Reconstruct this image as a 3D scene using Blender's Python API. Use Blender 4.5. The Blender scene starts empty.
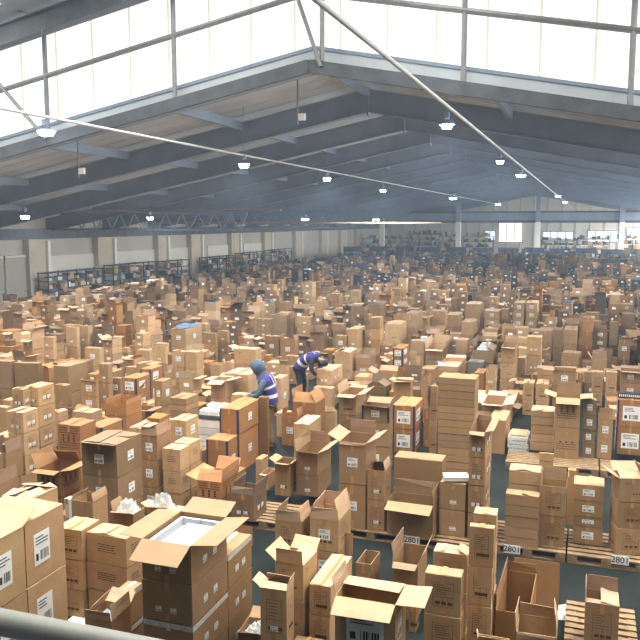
import bpy, math, random
from mathutils import Vector, Matrix
random.seed(7)
SC = bpy.context.scene
COL = SC.collection
# ------------------------------------------------------------------ camera model (place measured from the photo)
F, YH, VX, HC = 780., 222., 590., 5.0
PIT = math.atan((320-YH)/F)
YAW = math.atan((VX-320)/(F*math.cos(PIT)+(320-YH)*math.sin(PIT)))
_cp, _sp, _cy, _sy = math.cos(PIT), math.sin(PIT), math.cos(YAW), math.sin(YAW)
FW = Vector((-_sy*_cp, _cy*_cp, -_sp)); RT = Vector((_cy, _sy, 0)); UP = Vector((-_sy*_sp, _cy*_sp, _cp))
def proj(x, y, z):
    v = Vector((x, y, z-HC)); d = v.dot(FW)
    return 320+F*v.dot(RT)/d, 320-F*v.dot(UP)/d, d
def ray(px, py): return FW+RT*((px-320)/F)+UP*((320-py)/F)
def atz(px, py, z):
    r = ray(px, py); t = (z-HC)/r.z; return r.x*t, r.y*t
def aty(px, py, Y):
    r = ray(px, py); t = Y/r.y; return r.x*t, HC+r.z*t
def atx(px, py, X):
    r = ray(px, py); t = X/r.x; return r.y*t, HC+r.z*t

# ------------------------------------------------------------------ materials
def lin(c): return tuple(((v/255.)/12.92 if v/255. <= .04045 else ((v/255.+.055)/1.055)**2.4) for v in c)
def mat(name, rgb, rough=.7, metal=0., noise=0., nscale=8., bump=0., source=None, emit=None, estr=0., spec=.3, stain=None):
    m = bpy.data.materials.new(name); m.use_nodes = True
    nt = m.node_tree; b = nt.nodes['Principled BSDF']
    b.inputs['Roughness'].default_value = rough; b.inputs['Metallic'].default_value = metal
    b.inputs['Specular IOR Level'].default_value = spec
    base = None
    if source == 'object':
        n = nt.nodes.new('ShaderNodeObjectInfo'); base = n.outputs['Color']
    elif source == 'attribute':
        n = nt.nodes.new('ShaderNodeAttribute'); n.attribute_name = 'Col'; base = n.outputs['Color']
    if base is None:
        n = nt.nodes.new('ShaderNodeRGB'); n.outputs[0].default_value = (*lin(rgb), 1); base = n.outputs[0]
    tc = nt.nodes.new('ShaderNodeTexCoord')
    if noise:
        tx = nt.nodes.new('ShaderNodeTexNoise'); tx.inputs['Scale'].default_value = nscale; tx.inputs['Detail'].default_value = 4
        nt.links.new(tc.outputs['Object'], tx.inputs['Vector'])
        mr = nt.nodes.new('ShaderNodeMapRange'); mr.inputs[1].default_value = .3; mr.inputs[2].default_value = .7
        mr.inputs[3].default_value = 1-noise; mr.inputs[4].default_value = 1+noise*.6
        nt.links.new(tx.outputs['Fac'], mr.inputs[0])
        mx = nt.nodes.new('ShaderNodeMix'); mx.data_type = 'RGBA'; mx.blend_type = 'MULTIPLY'; mx.inputs[0].default_value = 1
        nt.links.new(base, mx.inputs[6])
        cb = nt.nodes.new('ShaderNodeCombineColor')
        for i in range(3): nt.links.new(mr.outputs[0], cb.inputs[i])
        nt.links.new(cb.outputs[0], mx.inputs[7]); base = mx.outputs[2]
    nt.links.new(base, b.inputs['Base Color'])
    if bump:
        t2 = nt.nodes.new('ShaderNodeTexNoise'); t2.inputs['Scale'].default_value = nscale*4
        nt.links.new(tc.outputs['Object'], t2.inputs['Vector'])
        bp = nt.nodes.new('ShaderNodeBump'); bp.inputs['Strength'].default_value = bump; bp.inputs['Distance'].default_value = .02
        nt.links.new(t2.outputs['Fac'], bp.inputs['Height']); nt.links.new(bp.outputs[0], b.inputs['Normal'])
    if emit:
        b.inputs['Emission Color'].default_value = (*lin(emit), 1); b.inputs['Emission Strength'].default_value = estr
    return m
M = {}
M['card'] = mat('cardboard', (0, 0, 0), .85, noise=.09, nscale=5, bump=.12, source='object', spec=.15)
M['massc'] = mat('cardboard_far', (0, 0, 0), .9, noise=.08, nscale=3, source='attribute', spec=.1)
M['ink'] = mat('brown_ink', (96, 66, 40), .9, spec=.1)
M['ink2'] = mat('dark_ink', (52, 44, 38), .9, spec=.1)
M['tape'] = mat('packing_tape', (176, 132, 84), .35, spec=.5)
M['wtape'] = mat('printed_tape', (205, 205, 205), .4, noise=.3, nscale=40)
M['label'] = mat('label_paper', (238, 238, 236), .6)
M['black'] = mat('black_print', (28, 28, 30), .7)
M['blue'] = mat('blue_edge', (38, 52, 84), .6)
M['bubble'] = mat('bubble_wrap', (214, 218, 216), .3, noise=.25, nscale=30, bump=.8, spec=.6)
M['foam'] = mat('white_foam', (196, 201, 206), .8, noise=.05, nscale=60)
M['paper'] = mat('white_paper', (232, 230, 224), .8, noise=.05)
M['wood'] = mat('pallet_wood', (136, 112, 84), .85, noise=.35, nscale=9, bump=.4)
M['floor'] = mat('concrete_floor', (33, 38, 37), .6, noise=.4, nscale=.9, bump=.05, spec=.03)
M['wall'] = mat('wall_paint', (192, 188, 176), .85, noise=.08, nscale=.6)
M['wallp'] = mat('wall_panel', (226, 223, 212), .8, noise=.06, nscale=.8)
M['pilaster'] = mat('pilaster_paint', (206, 194, 174), .85, noise=.08, nscale=1.)
M['door'] = mat('door_panel', (184, 178, 160), .7, noise=.06, nscale=1.)
M['steel'] = mat('blue_grey_steel', (140, 157, 180), .6, noise=.12, nscale=1.2)
M['steel2'] = mat('weathered_steel', (88, 94, 102), .6, noise=.25, nscale=2.)
M['roof'] = mat('roof_sheet', (196, 208, 218), .75, noise=.14, nscale=.7)
M['galv'] = mat('galvanised_pipe', (140, 144, 148), .45, metal=.3, noise=.12, nscale=4.)
M['rust'] = mat('copper_pipe', (190, 164, 128), .6, noise=.15, nscale=3.)
M['white'] = mat('white_enamel', (228, 228, 224), .5)
M['rail'] = mat('rail_metal', (176, 178, 174), .5, metal=.2, noise=.06, nscale=6.)
M['lamp'] = mat('lamp_lens', (255, 255, 255), .4, emit=(235, 244, 255), estr=30.)
M['window'] = mat('window_glow', (220, 235, 250), .4, emit=(214, 232, 250), estr=1.15)
M['dglow'] = mat('doorway_glow', (250, 250, 240), .4, emit=(252, 250, 240), estr=1.3)
M['rack'] = mat('rack_blue_steel', (58, 72, 92), .6)
M['navy'] = mat('navy_plastic', (44, 56, 76), .6)
M['green'] = mat('green_plastic', (66, 84, 76), .6)
M['skin'] = mat('skin', (176, 124, 96), .6)
M['hood'] = mat('blue_grey_hoodie', (78, 96, 112), .95, noise=.2, nscale=12, bump=.3)
M['darkc'] = mat('dark_clothing', (44, 48, 58), .95, noise=.2, nscale=12, bump=.3)
M['trouser'] = mat('tan_trousers', (132, 108, 84), .95, noise=.2, nscale=10, bump=.3)
M['vest'] = mat('purple_vest', (66, 56, 134), .8, noise=.15, nscale=14, bump=.3)
M['reflect'] = mat('reflective_strip', (208, 210, 214), .4)
M['shoe'] = mat('shoe_rubber', (40, 38, 38), .7)
M['bluep'] = mat('blue_poly', (96, 124, 164), .4, noise=.3, nscale=20, bump=.5)
M['pipew'] = mat('white_pipe', (200, 204, 206), .5)
M['colw'] = mat('column_white', (242, 240, 230), .6)
# translucent cladding: a daylit sheet glows towards the hall
def clad():
    m = bpy.data.materials.new('translucent_cladding'); m.use_nodes = True; nt = m.node_tree
    b = nt.nodes['Principled BSDF']; b.inputs['Base Color'].default_value = (.25, .25, .24, 1); b.inputs['Roughness'].default_value = .5
    tc = nt.nodes.new('ShaderNodeTexCoord'); mp = nt.nodes.new('ShaderNodeMapping'); mp.inputs['Scale'].default_value = (9, 9, .25)
    tx = nt.nodes.new('ShaderNodeTexNoise'); tx.inputs['Scale'].default_value = 1.; tx.inputs['Detail'].default_value = 3
    cr = nt.nodes.new('ShaderNodeValToRGB')
    cr.color_ramp.elements[0].position = .32; cr.color_ramp.elements[0].color = (*lin((238, 233, 214)), 1)
    cr.color_ramp.elements[1].position = .5; cr.color_ramp.elements[1].color = (1, 1, .985, 1)
    nt.links.new(tc.outputs['Object'], mp.inputs['Vector']); nt.links.new(mp.outputs[0], tx.inputs['Vector'])
    nt.links.new(tx.outputs['Fac'], cr.inputs[0]); nt.links.new(cr.outputs[0], b.inputs['Emission Color'])
    b.inputs['Emission Strength'].default_value = CLAD
    return m
CLAD = 1.1
M['clad'] = clad()
M['sky_fill'] = mat('skylight_and_fill_sheet', (250, 250, 245), .5, emit=(255, 250, 238), estr=7.)  # near-hall skylights, and the added fill panels of the low hall

# ------------------------------------------------------------------ mesh builder
class MB:
    def __init__(s): s.v = []; s.f = []; s.m = []; s.c = []; s.mats = []
    def mi(s, m):
        if m not in s.mats: s.mats.append(m)
        return s.mats.index(m)
    def quad(s, pts, m='card', col=None):
        b = len(s.v); s.v += [tuple(p) for p in pts]; s.f.append(tuple(range(b, b+len(pts)))); s.m.append(s.mi(m)); s.c.append(col)
    def box(s, x0, y0, z0, x1, y1, z1, m='card', mx=None, jit=0., col=None, skip=''):
        P = [(x0, y0, z0), (x1, y0, z0), (x1, y1, z0), (x0, y1, z0), (x0, y0, z1), (x1, y0, z1), (x1, y1, z1), (x0, y1, z1)]
        if jit: P = [tuple(a+random.uniform(-jit, jit) for a in p) for p in P]
        if mx is not None: P = [tuple(mx @ Vector(p)) for p in P]
        b = len(s.v); s.v += P; k = s.mi(m)
        for nm, q in (('b', (0, 3, 2, 1)), ('t', (4, 5, 6, 7)), ('f', (0, 1, 5, 4)), ('r', (1, 2, 6, 5)), ('k', (2, 3, 7, 6)), ('l', (3, 0, 4, 7))):
            if nm in skip: continue
            s.f.append(tuple(b+i for i in q)); s.m.append(k); s.c.append(col)
    def tube(s, a, b_, r, m, n=8, r2=None):
        a, b_ = Vector(a), Vector(b_); d = (b_-a).normalized(); r2 = r if r2 is None else r2
        u = d.orthogonal().normalized(); w = d.cross(u); b = len(s.v); k = s.mi(m)
        for p, rr in ((a, r), (b_, r2)):
            for i in range(n):
                t = 2*math.pi*i/n; s.v.append(tuple(p+(u*math.cos(t)+w*math.sin(t))*rr))
        for i in range(n):
            j = (i+1) % n; s.f.append((b+i, b+j, b+n+j, b+n+i)); s.m.append(k); s.c.append(None)
        s.f.append(tuple(b+n-1-i for i in range(n))); s.f.append(tuple(b+n+i for i in range(n))); s.m += [k, k]; s.c += [None, None]
    def beam(s, a, b_, w, h, m, side=None):
        """rectangular bar from a to b, width w across (horizontal), height h"""
        a, b_ = Vector(a), Vector(b_); d = (b_-a).normalized(); z = Vector((0, 0, 1))
        u = (side or d.cross(z)).normalized() if abs(d.z) < .99 else Vector((1, 0, 0)); w_ = u.cross(d).normalized()
        P = []
        for p in (a, b_):
            for su, sw in ((-1, -1), (1, -1), (1, 1), (-1, 1)): P.append(tuple(p+u*su*w/2+w_*sw*h/2))
        b = len(s.v); s.v += P; k = s.mi(m)
        for q in ((0, 1, 2, 3), (7, 6, 5, 4), (0, 4, 5, 1), (1, 5, 6, 2), (2, 6, 7, 3), (3, 7, 4, 0)):
            s.f.append(tuple(b+i for i in q)); s.m.append(k); s.c.append(None)
    def ibeam(s, a, b_, w, h, m):
        a, b_ = Vector(a), Vector(b_); d = (b_-a).normalized(); z = Vector((0, 0, 1)); u = d.cross(z).normalized(); n = u.cross(d).normalized()
        t = .03
        s.beam(a+n*(h/2-t/2), b_+n*(h/2-t/2), w, t, m); s.beam(a-n*(h/2-t/2), b_-n*(h/2-t/2), w, t, m); s.beam(a, b_, t, h-2*t, m)
    def build(s, name, parent=None, loc=None, smooth=False, fixn=False):
        me = bpy.data.meshes.new(name); me.from_pydata(s.v, [], s.f)
        for k in s.mats: me.materials.append(M[k])
        me.polygons.foreach_set('material_index', s.m)
        if any(c is not None for c in s.c):
            at = me.attributes.new('Col', 'FLOAT_COLOR', 'FACE')
            buf = []
            for c in s.c: buf += [*(c or (.3, .2, .1)), 1.]
            at.data.foreach_set('color', buf)
        if smooth: me.polygons.foreach_set('use_smooth', [True]*len(s.f))
        me.update()
        o = bpy.data.objects.new(name, me); COL.objects.link(o)
        if parent is not None: o.parent = parent
        if loc is not None: o.location = loc
        return o
def empty(name, loc=(0, 0, 0), rz=0):
    o = bpy.data.objects.new(name, None); COL.objects.link(o); o.location = loc; o.rotation_euler.z = rz; o.empty_display_size = .1; return o
def tag(o, label, cat, group=None, kind=None):
    if label: o['label'] = label
    if cat: o['category'] = cat
    if group: o['group'] = group
    if kind: o['kind'] = kind
    return o
def struct(o): o['kind'] = 'structure'; return o

# ------------------------------------------------------------------ building dimensions
RX, RZ, TP, HW = -7.7, 10.0, .195, 23.3          # ridge x, ridge height, pitch, half width
XL, XR = RX-HW, RX+HW
Y0, Y1 = 22., 122.
YN = -6.
def roofz(x, base=RZ): return base-abs(x-RX)*TP
# floor
b = MB(); b.quad([(XL-.5, YN, 0), (XR+.5, YN, 0), (XR+.5, Y1+1, 0), (XL-.5, Y1+1, 0)], 'floor'); struct(b.build('floor'))
# walls
b = MB(); b.box(XL-.3, YN, 0, XL, Y1, 5.5, 'wall'); struct(b.build('wall_left'))
b = MB(); b.box(XR, YN, 0, XR+.3, Y1, 5.5, 'wall'); struct(b.build('wall_right'))
b = MB(); b.box(XL, YN-.3, 0, XR, YN, 13, 'steel2'); struct(b.build('wall_near'))
b = MB()
b.quad([(XL, Y1, 0), (XR, Y1, 0), (XR, Y1, roofz(XR)), (RX, Y1, RZ), (XL, Y1, roofz(XL))], 'wallp')
for i in range(24):
    x = XL+1+i*2.
    if x < XR: b.box(x-.06, Y1-.08, 0, x+.06, Y1-.005, roofz(x)-.05, 'wall')
struct(b.build('wall_far'))
# lower roof: folded sheet whose corrugations run down the slope
def sheet(x0, x1, y0, y1, base, m, step=.97, dep=.025, z_off=0):
    mb = MB(); n = int((y1-y0)/step)
    for i in range(n):
        ya, yb = y0+i*step, y0+(i+1)*step; ym = ya+step*.5
        for (p, q, da, db) in ((ya, ym, 0, 0), (ym, ym+.05, 0, dep), (ym+.05, yb-.05, dep, dep), (yb-.05, yb, dep, 0)):
            mb.quad([(x0, p, roofz(x0, base)+da+z_off), (x0, q, roofz(x0, base)+db+z_off), (x1, q, roofz(x1, base)+db+z_off), (x1, p, roofz(x1, base)+da+z_off)], m)
    return mb
struct(sheet(XL-.3, RX, Y0, Y1, RZ, 'roof').build('ceiling_low_left'))
struct(sheet(RX, 8.5, Y0, Y1, RZ, 'roof').build('ceiling_low_right'))
struct(sheet(12.5, XR+.3, Y0, Y1, RZ, 'roof').build('ceiling_low_right_eave'))
b = MB(); b.quad([(8.5, Y0, roofz(8.5)), (8.5, Y1, roofz(8.5)), (12.5, Y1, roofz(12.5)), (12.5, Y0, roofz(12.5))], 'sky_fill'); struct(b.build('window_30'))  # added glowing strip, out of view, to brighten the low hall
b = MB()
for i in range(16): b.quad([(XR-.02, Y0+1+i*6.2, 1.2), (XR-.02, Y0+5.6+i*6.2, 1.2), (XR-.02, Y0+5.6+i*6.2, 3.8), (XR-.02, Y0+1+i*6.2, 3.8)], 'sky_fill')
struct(b.build('window_31'))  # added glowing panels on the unseen right wall, fill for the low hall
# upper hall roof over the near floor, with daylight strips let into it
UB = 13.3
SKY = [(-26, -24), (-19.5, -17), (-13.0, -10.2), (-4.9, -2.1), (2.5, 5.), (9, 11)]
edges = [XL-.3]+[e for s in SKY for e in s]+[XR+.3]
for k in range(0, len(edges)-1):
    x0, x1 = edges[k], edges[k+1]
    if k % 2 == 1:
        mb = MB(); mb.quad([(x0, 2.5, roofz(x0, UB)), (x0, 20, roofz(x0, UB)), (x1, 20, roofz(x1, UB)), (x1, 2.5, roofz(x1, UB))], 'sky_fill')
        struct(mb.build('window_%d' % (20+k)))
        mb = MB()
        for ya, yb in ((YN, 2.5), (20, Y0+.3)): mb.quad([(x0, ya, roofz(x0, UB)), (x0, yb, roofz(x0, UB)), (x1, yb, roofz(x1, UB)), (x1, ya, roofz(x1, UB))], 'roof')
        struct(mb.build('ceiling_filler'))
    elif x0 < RX < x1:
        struct(sheet(x0, RX, YN, Y0+.3, UB, 'roof').build('ceiling_high_left')); struct(sheet(RX, x1, YN, Y0+.3, UB, 'roof').build('ceiling_high_right'))
    else:
        struct(sheet(x0, x1, YN, Y0+.3, UB, 'roof').build('ceiling_high_strip'))
for nm, x in (('wall_upper_left', XL-.3), ('wall_upper_right', XR)):
    b = MB(); b.box(x, YN, 5.5, x+.3, Y0, roofz(XL, UB)+.05, 'wall'); struct(b.build(nm))
# translucent step wall between the two roofs
b = MB(); n = 180
for i in range(n):
    xa, xb = XL+(XR-XL)*i/n, XL+(XR-XL)*(i+1)/n
    ya, yb = (Y0+.02, Y0+.08) if i % 2 else (Y0+.08, Y0+.02)
    b.quad([(xa, ya, roofz(xa)+.02), (xb, yb, roofz(xb)+.02), (xb, yb, roofz(xb, UB)), (xa, ya, roofz(xa, UB))], 'clad')
struct(b.build('window_1'))
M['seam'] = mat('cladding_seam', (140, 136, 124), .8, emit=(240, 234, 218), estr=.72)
b = MB()
for i in range(34):
    x = XL+.6+i*1.38
    b.box(x-.03, Y0-.03, roofz(x)+.03, x+.03, Y0-.005, roofz(x, UB)-.05, 'seam')
struct(b.build('window_1_mullions'))

# portal frames of the low hall
FR = [Y0+.15]+[Y0+5.8*i for i in range(1, 18)]
for i, y in enumerate(FR):
    b = MB(); h = .42 if i == 0 else .8
    for x0, x1 in ((XL, RX), (RX, XR)):
        o = h/2+.28
        b.ibeam((x0, y, roofz(x0)-o), (x1, y, roofz(x1)-o), .26, h, 'steel')
    if i:
        b.box(RX-.03, y-.15, RZ-.3-h-.1, RX+.03, y+.15, RZ-.25, 'steel')
    struct(b.build('beam_frame'))
# longitudinal struts and purlins
for k, dx in enumerate([-20, -15, -10, -5, 0, 5, 10, 15, 20]):
    x = RX+dx; b = MB(); b.beam((x, Y0+.3, roofz(x)-.4), (x, Y1, roofz(x)-.4), .14, .3, 'steel'); struct(b.build('beam_strut'))
# eave beams
for x in (XL+.35, XR-.35):
    b = MB(); b.beam((x, Y0, 4.3), (x, Y1, 4.3), .3, .6, 'steel2'); struct(b.build('beam_eave'))
# high rafters of the near hall
for y in (Y0-1.1, 15., 8., 1.):
    b = MB(); h = .62
    for x0, x1 in ((XL, RX), (RX, XR)):
        b.ibeam((x0, y, roofz(x0, UB)-.2-h/2), (x1, y, roofz(x1, UB)-.2-h/2), .3, h, 'steel2')
    struct(b.build('beam_high_rafter'))
# edge flashing on the low roof
b = MB()
for x0, x1 in ((XL, RX), (RX, XR)): b.beam((x0, Y0-.04, roofz(x0)-.02), (x1, Y0-.04, roofz(x1)-.02), .1, .1, 'steel')
struct(b.build('trim_1'))
b = MB()
for x0, x1 in ((XL, RX), (RX, XR)): b.beam((x0, Y0-.03, roofz(x0)-.25), (x1, Y0-.03, roofz(x1)-.25), .04, .34, 'roof')
struct(b.build('trim_20'))
# pipe truss in front of the step wall
def thing_mesh(mb, name, label, cat, group=None):
    return tag(mb.build(name), label, cat, group)
yp = Y0-.5
xs_post = [aty(px, py, yp)[0] for px, py in ((48, 130), (175, 100), (322, 75), (463, 92), (630, 105))]
xs_post = [xs_post[0]-5.3]+xs_post+[xs_post[-1]+4.6, xs_post[-1]+9.]
tr = empty('roof_truss', (0, yp, 8)); tag(tr, 'grey pipe truss standing in front of the glowing translucent gable wall', 'truss')
b = MB()
for x0, x1 in ((XL+.5, RX), (RX, XR-.5)):
    b.tube((x0, 0, roofz(x0)-8+1.38), (x1, 0, roofz(x1)-8+1.38), .085, 'galv')
b.build('middle_chord', tr)
for x0, x1 in ((XL+.5, RX), (RX, XR-.5)):
    b = MB(); b.beam((x0, 0, roofz(x0)-8-.62), (x1, 0, roofz(x1)-8-.62), .16, .36, 'steel2'); b.build('lower_chord', tr)
    b = MB(); b.beam((x0, 0, roofz(x0, UB)-8-.5), (x1, 0, roofz(x1, UB)-8-.5), .16, .3, 'steel2'); b.build('upper_chord', tr)
for x in xs_post:
    b = MB(); b.tube((x, 0, roofz(x)-8-.75), (x, 0, roofz(x, UB)-8-.5), .075, 'galv'); b.build('post', tr)
for k in range(len(xs_post)-1):
    xa, xb = xs_post[k], xs_post[k+1]
    if k in (0, 2):
        b = MB(); b.tube((xb, -.12, roofz(xb)-8-.6), (xb-2.4 if k == 0 else xb-.9, -.12, roofz(xb)-8+1.9), .06, 'galv'); b.build('brace', tr)

# longitudinal pipes under the roof
def lpipe(px, py, Z, r, m, label, ystart=None, yend=Y1-3, name='ceiling_pipe'):
    rr = ray(px, py); t = (Z-HC)/rr.z; X = rr.x*t; Y = rr.y*t
    b = MB(); ys = ystart if ystart is not None else 3.
    b.tube((X, ys, Z), (X, yend, Z), r, m); o = b.build(name); tag(o, label, 'pipe')
    # hangers
    return X, Y
lpipe(160, 139, 7.3, .032, 'pipew', 'white pipe running from the upper left across the roof', name='ceiling_pipe')
lpipe(420, 84, 7.0, .03, 'pipew', 'thick pale pipe running diagonally down past the hanging lamp')
def tpipe(px, py, Y, r, m, label, dz=0, x0=XL+.9, x1=XR-.4):
    X, Z = aty(px, py, Y); b = MB(); b.tube((x0, Y, Z+dz), (x1, Y, Z-dz), r, m); tag(b.build('ceiling_pipe'), label, 'pipe')
tpipe(100, 211, 30, .05, 'galv', 'thin grey pipe crossing just above the eaves on the left', x0=XL+2.5, x1=-12)
tpipe(100, 223, 50, .07, 'rust', 'rusty orange pipe crossing along the eaves on the left', x1=-9)

# lattice girders seen above the left wall
for y in (40, 62):
    b = MB(); z0, z1 = 4.55, 5.5
    x0, x1 = XL+.6, XL+13
    b.beam((x0, y, z0), (x1, y, z0), .09, .09, 'steel'); b.beam((x0, y, z1), (x1, y, z1), .09, .09, 'steel')
    n = 12
    for i in range(n):
        xa = x0+(x1-x0)*i/n; xb = x0+(x1-x0)*(i+1)/n; xm = (xa+xb)/2
        b.beam((xa, y, z1), (xm, y, z0), .06, .06, 'steel'); b.beam((xm, y, z0), (xb, y, z1), .06, .06, 'steel')
    struct(b.build('beam_lattice'))
# far cross girder on columns
YG = 101.
b = MB()
b.beam((XL, YG, 6.25), (XR, YG, 6.25), .3, .22, 'steel2'); b.beam((XL, YG, 5.05), (XR, YG, 5.05), .3, .3, 'steel2')
b.beam((XL, YG, 5.65), (XR, YG, 5.65), .12, 1.0, 'steel')
struct(b.build('beam_girder'))
for px in (306, 382, 458, 537, 621, 700):
    X, _ = aty(px, 250, YG-.6); b = MB()
    b.box(X-.3, YG-.9, 0, X+.3, YG-.4, 5.0, 'colw'); b.box(X-.28, YG-.85, 5.0, X+.28, YG-.45, roofz(X)-1., 'steel')
    struct(b.build('pillar'))

# left wall: pilasters, panels, doors
for k, (a, c) in enumerate(((30, 46), (99, 113), (159, 167), (192, 206), (232, 242), (265, 272), (296, 302), (322, 327), (341, 346), (357, 361))):
    ya = atx(a, 270, XL+.45)[0]; yb = atx(c, 270, XL+.45)[0]
    b = MB(); b.box(XL, ya, 0, XL+.45, min(yb, ya+1.6), 4.1, 'pilaster'); struct(b.build('pillar_left'))
    b = MB(); yy = min(yb, ya+1.6); b.box(XL+.45, yy+.05, 0, XL+.62, yy+.3, 3.9, 'colw'); struct(b.build('pillar_left_pipe'))
for k, (a, c) in enumerate(((48, 97), (115, 157), (168, 190), (208, 230), (244, 263))):
    ya = atx(a, 260, XL+.1)[0]; yb = atx(c, 260, XL+.1)[0]
    b = MB(); b.box(XL, ya, .05, XL+.1, yb, 2.95, 'wallp'); struct(b.build('trim_%d' % (k+2)))
for k, (a, c) in enumerate(((-22, 4), (5, 27))):
    ya = atx(a, 290, XL+.12)[0]; yb = atx(c, 290, XL+.12)[0]
    d = empty('door_%d' % (k+1), (XL+.12, ya, 0)); struct(d)
    b = MB(); b.box(0, 0, 0, .06, yb-ya, 3., 'door'); b.build('door_leaf', d)
    b = MB(); b.box(.0, -.1, 0, .1, 0, 3.1, 'wallp'); b.box(0, yb-ya, 0, .1, yb-ya+.1, 3.1, 'wallp'); b.box(0, -.1, 3.0, .1, yb-ya+.1, 3.12, 'wallp'); b.build('door_frame', d)
    b = MB(); b.box(.06, (yb-ya)*.85, 1., .12, (yb-ya)*.85+.3, 1.06, 'galv'); b.build('door_handle', d)
# far wall openings
def farwin(px0, py0, px1, py1, m, i, panes=3):
    x0, z1 = aty(px0, py0, Y1-.1); x1, z0 = aty(px1, py1, Y1-.1)
    w = empty('window_%d' % i, (x0, Y1-.14, z0)); struct(w)
    W, H = x1-x0, z1-z0
    b = MB(); b.box(0, 0, 0, W, .04, H, m); b.build('glass_pane', w)
    b = MB(); t = .09
    b.box(-t, -.05, -t, W+t, .02, 0, 'rack'); b.box(-t, -.05, H, W+t, .02, H+t, 'rack')
    for k in range(panes+1): x = W*k/panes; b.box(x-t/2, -.05, 0, x+t/2, .02, H, 'rack')
    b.build('window_frame', w)
farwin(499, 223, 522, 242, 'dglow', 2, 3)
farwin(543, 232, 573, 241, 'window', 3, 4)
farwin(588, 231, 618, 242, 'window', 4, 4)
farwin(627, 228, 650, 240, 'window', 5, 3)
farwin(485, 231, 495, 240, 'window', 6, 2)

# ------------------------------------------------------------------ ceiling lamps
LAMPS = []
def lamp(X, Y, Z, label, s=.28, power=260, big=False):
    e = empty('ceiling_lamp', (X, Y, Z)); tag(e, label, 'lamp', 'high bay lamps under the roof')
    b = MB(); b.tube((0, 0, 0), (0, 0, .07), s*.85, 'steel', 14, r2=s*.5); b.tube((0, 0, .16), (0, 0, .34), s*.4, 'steel', 10); b.build('lamp_housing', e)
    b = MB(); b.tube((0, 0, -.13), (0, 0, -.001), s*.7, 'lamp', 14, r2=s*.9); b.build('lamp_lens', e)
    top = roofz(X)-.3 if Y > Y0 else roofz(X, UB)-.9
    b = MB(); b.tube((0, 0, .34), (0, 0, top-Z), .01, 'steel', 5); b.build('hanging_rod', e)
    if big:
        b = MB()
        for q in range(10): t = q*.63; b.tube((s*1.25*math.cos(t), s*1.25*math.sin(t), -.02), (s*1.25*math.cos(t+.63), s*1.25*math.sin(t+.63), -.02), .012, 'steel', 5)
        for q in range(4): t = q*1.57; b.tube((s*1.25*math.cos(t), s*1.25*math.sin(t), -.02), (0, 0, .3), .01, 'steel', 5)
        b.build('guard_cage', e)
    L = bpy.data.lights.new('lamp_light', 'SPOT'); L.energy = power; L.spot_size = 2.6; L.spot_blend = .6; L.shadow_soft_size = .25; L.color = (.86, .93, 1)
    lo = bpy.data.objects.new('lamp_light', L); COL.objects.link(lo); lo.parent = e; lo.location = (0, 0, -.08)
rows = [
 ('right row', 7.9, [(447, 124, 'nearest caged lamp beside the thick pale pipe'), (500, 161, 'bright lamp second in the right-hand row'), (521, 175, 'bright lamp third in the right-hand row'), (558, 196, 'small bright lamp low in the right-hand row'), (565, 202, 'tiny last lamp at the end of the right-hand row')]),
 ('mid row', 7.0, [(244, 164, 'round lamp nearest in the middle row'), (327, 178, 'faint lamp second in the middle row'), (383, 190, 'bright lamp third in the middle row'), (453, 198, 'small lamp fourth in the middle row'), (498, 204, 'small lamp near the far end of the middle row')]),
 ('left row', 5.25, [(150, 217.4, 'bright lamp hanging low over the left eaves'), (376, 219.3, 'small bright lamp in the low row above the far racks'), (25, 216, 'dim flat lamp at the far left eaves'), (305, 218.8, 'small dim lamp low over the far left columns')])]
for nm, Z, ls in rows:
    for i, (px, py, lb) in enumerate(ls):
        r_ = ray(px, py); t = (Z-HC)/r_.z
        if r_.z <= 0.0005: t = 45/r_.y
        X, Y = r_.x*t, r_.y*t
        Y = min(Y, 112); X = r_.x/r_.y*Y
        z_ = HC+r_.z/r_.y*Y
        lamp(X, Y, z_, lb, .2 if Y < 50 else .34, 4200, big=(px == 447))
X, Z = aty(46, 131, 20.5); lamp(X, 20.5, Z, 'flat lit lamp on the truss post at the upper left', .3, 200)
# little white boxes hanging under the roof (detectors) with their rods
for px, py, lb in ((82, 171, 'white sensor box hanging on a rod at the upper left'), (302, 117, 'white sensor box hanging below the gable apex')):
    X, Z = aty(px, py, 22.9)
    e = empty('ceiling_sensor', (X, 22.9, Z)); tag(e, lb, 'sensor', 'hanging sensor boxes')
    b = MB(); b.box(-.1, -.06, -.1, .1, .06, .1, 'white'); b.build('housing', e)
    b = MB(); b.tube((-.14, 0, -.2), (-.14, 0, roofz(X)-.2-Z), .025, 'galv', 6); b.build('rod', e)

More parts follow.
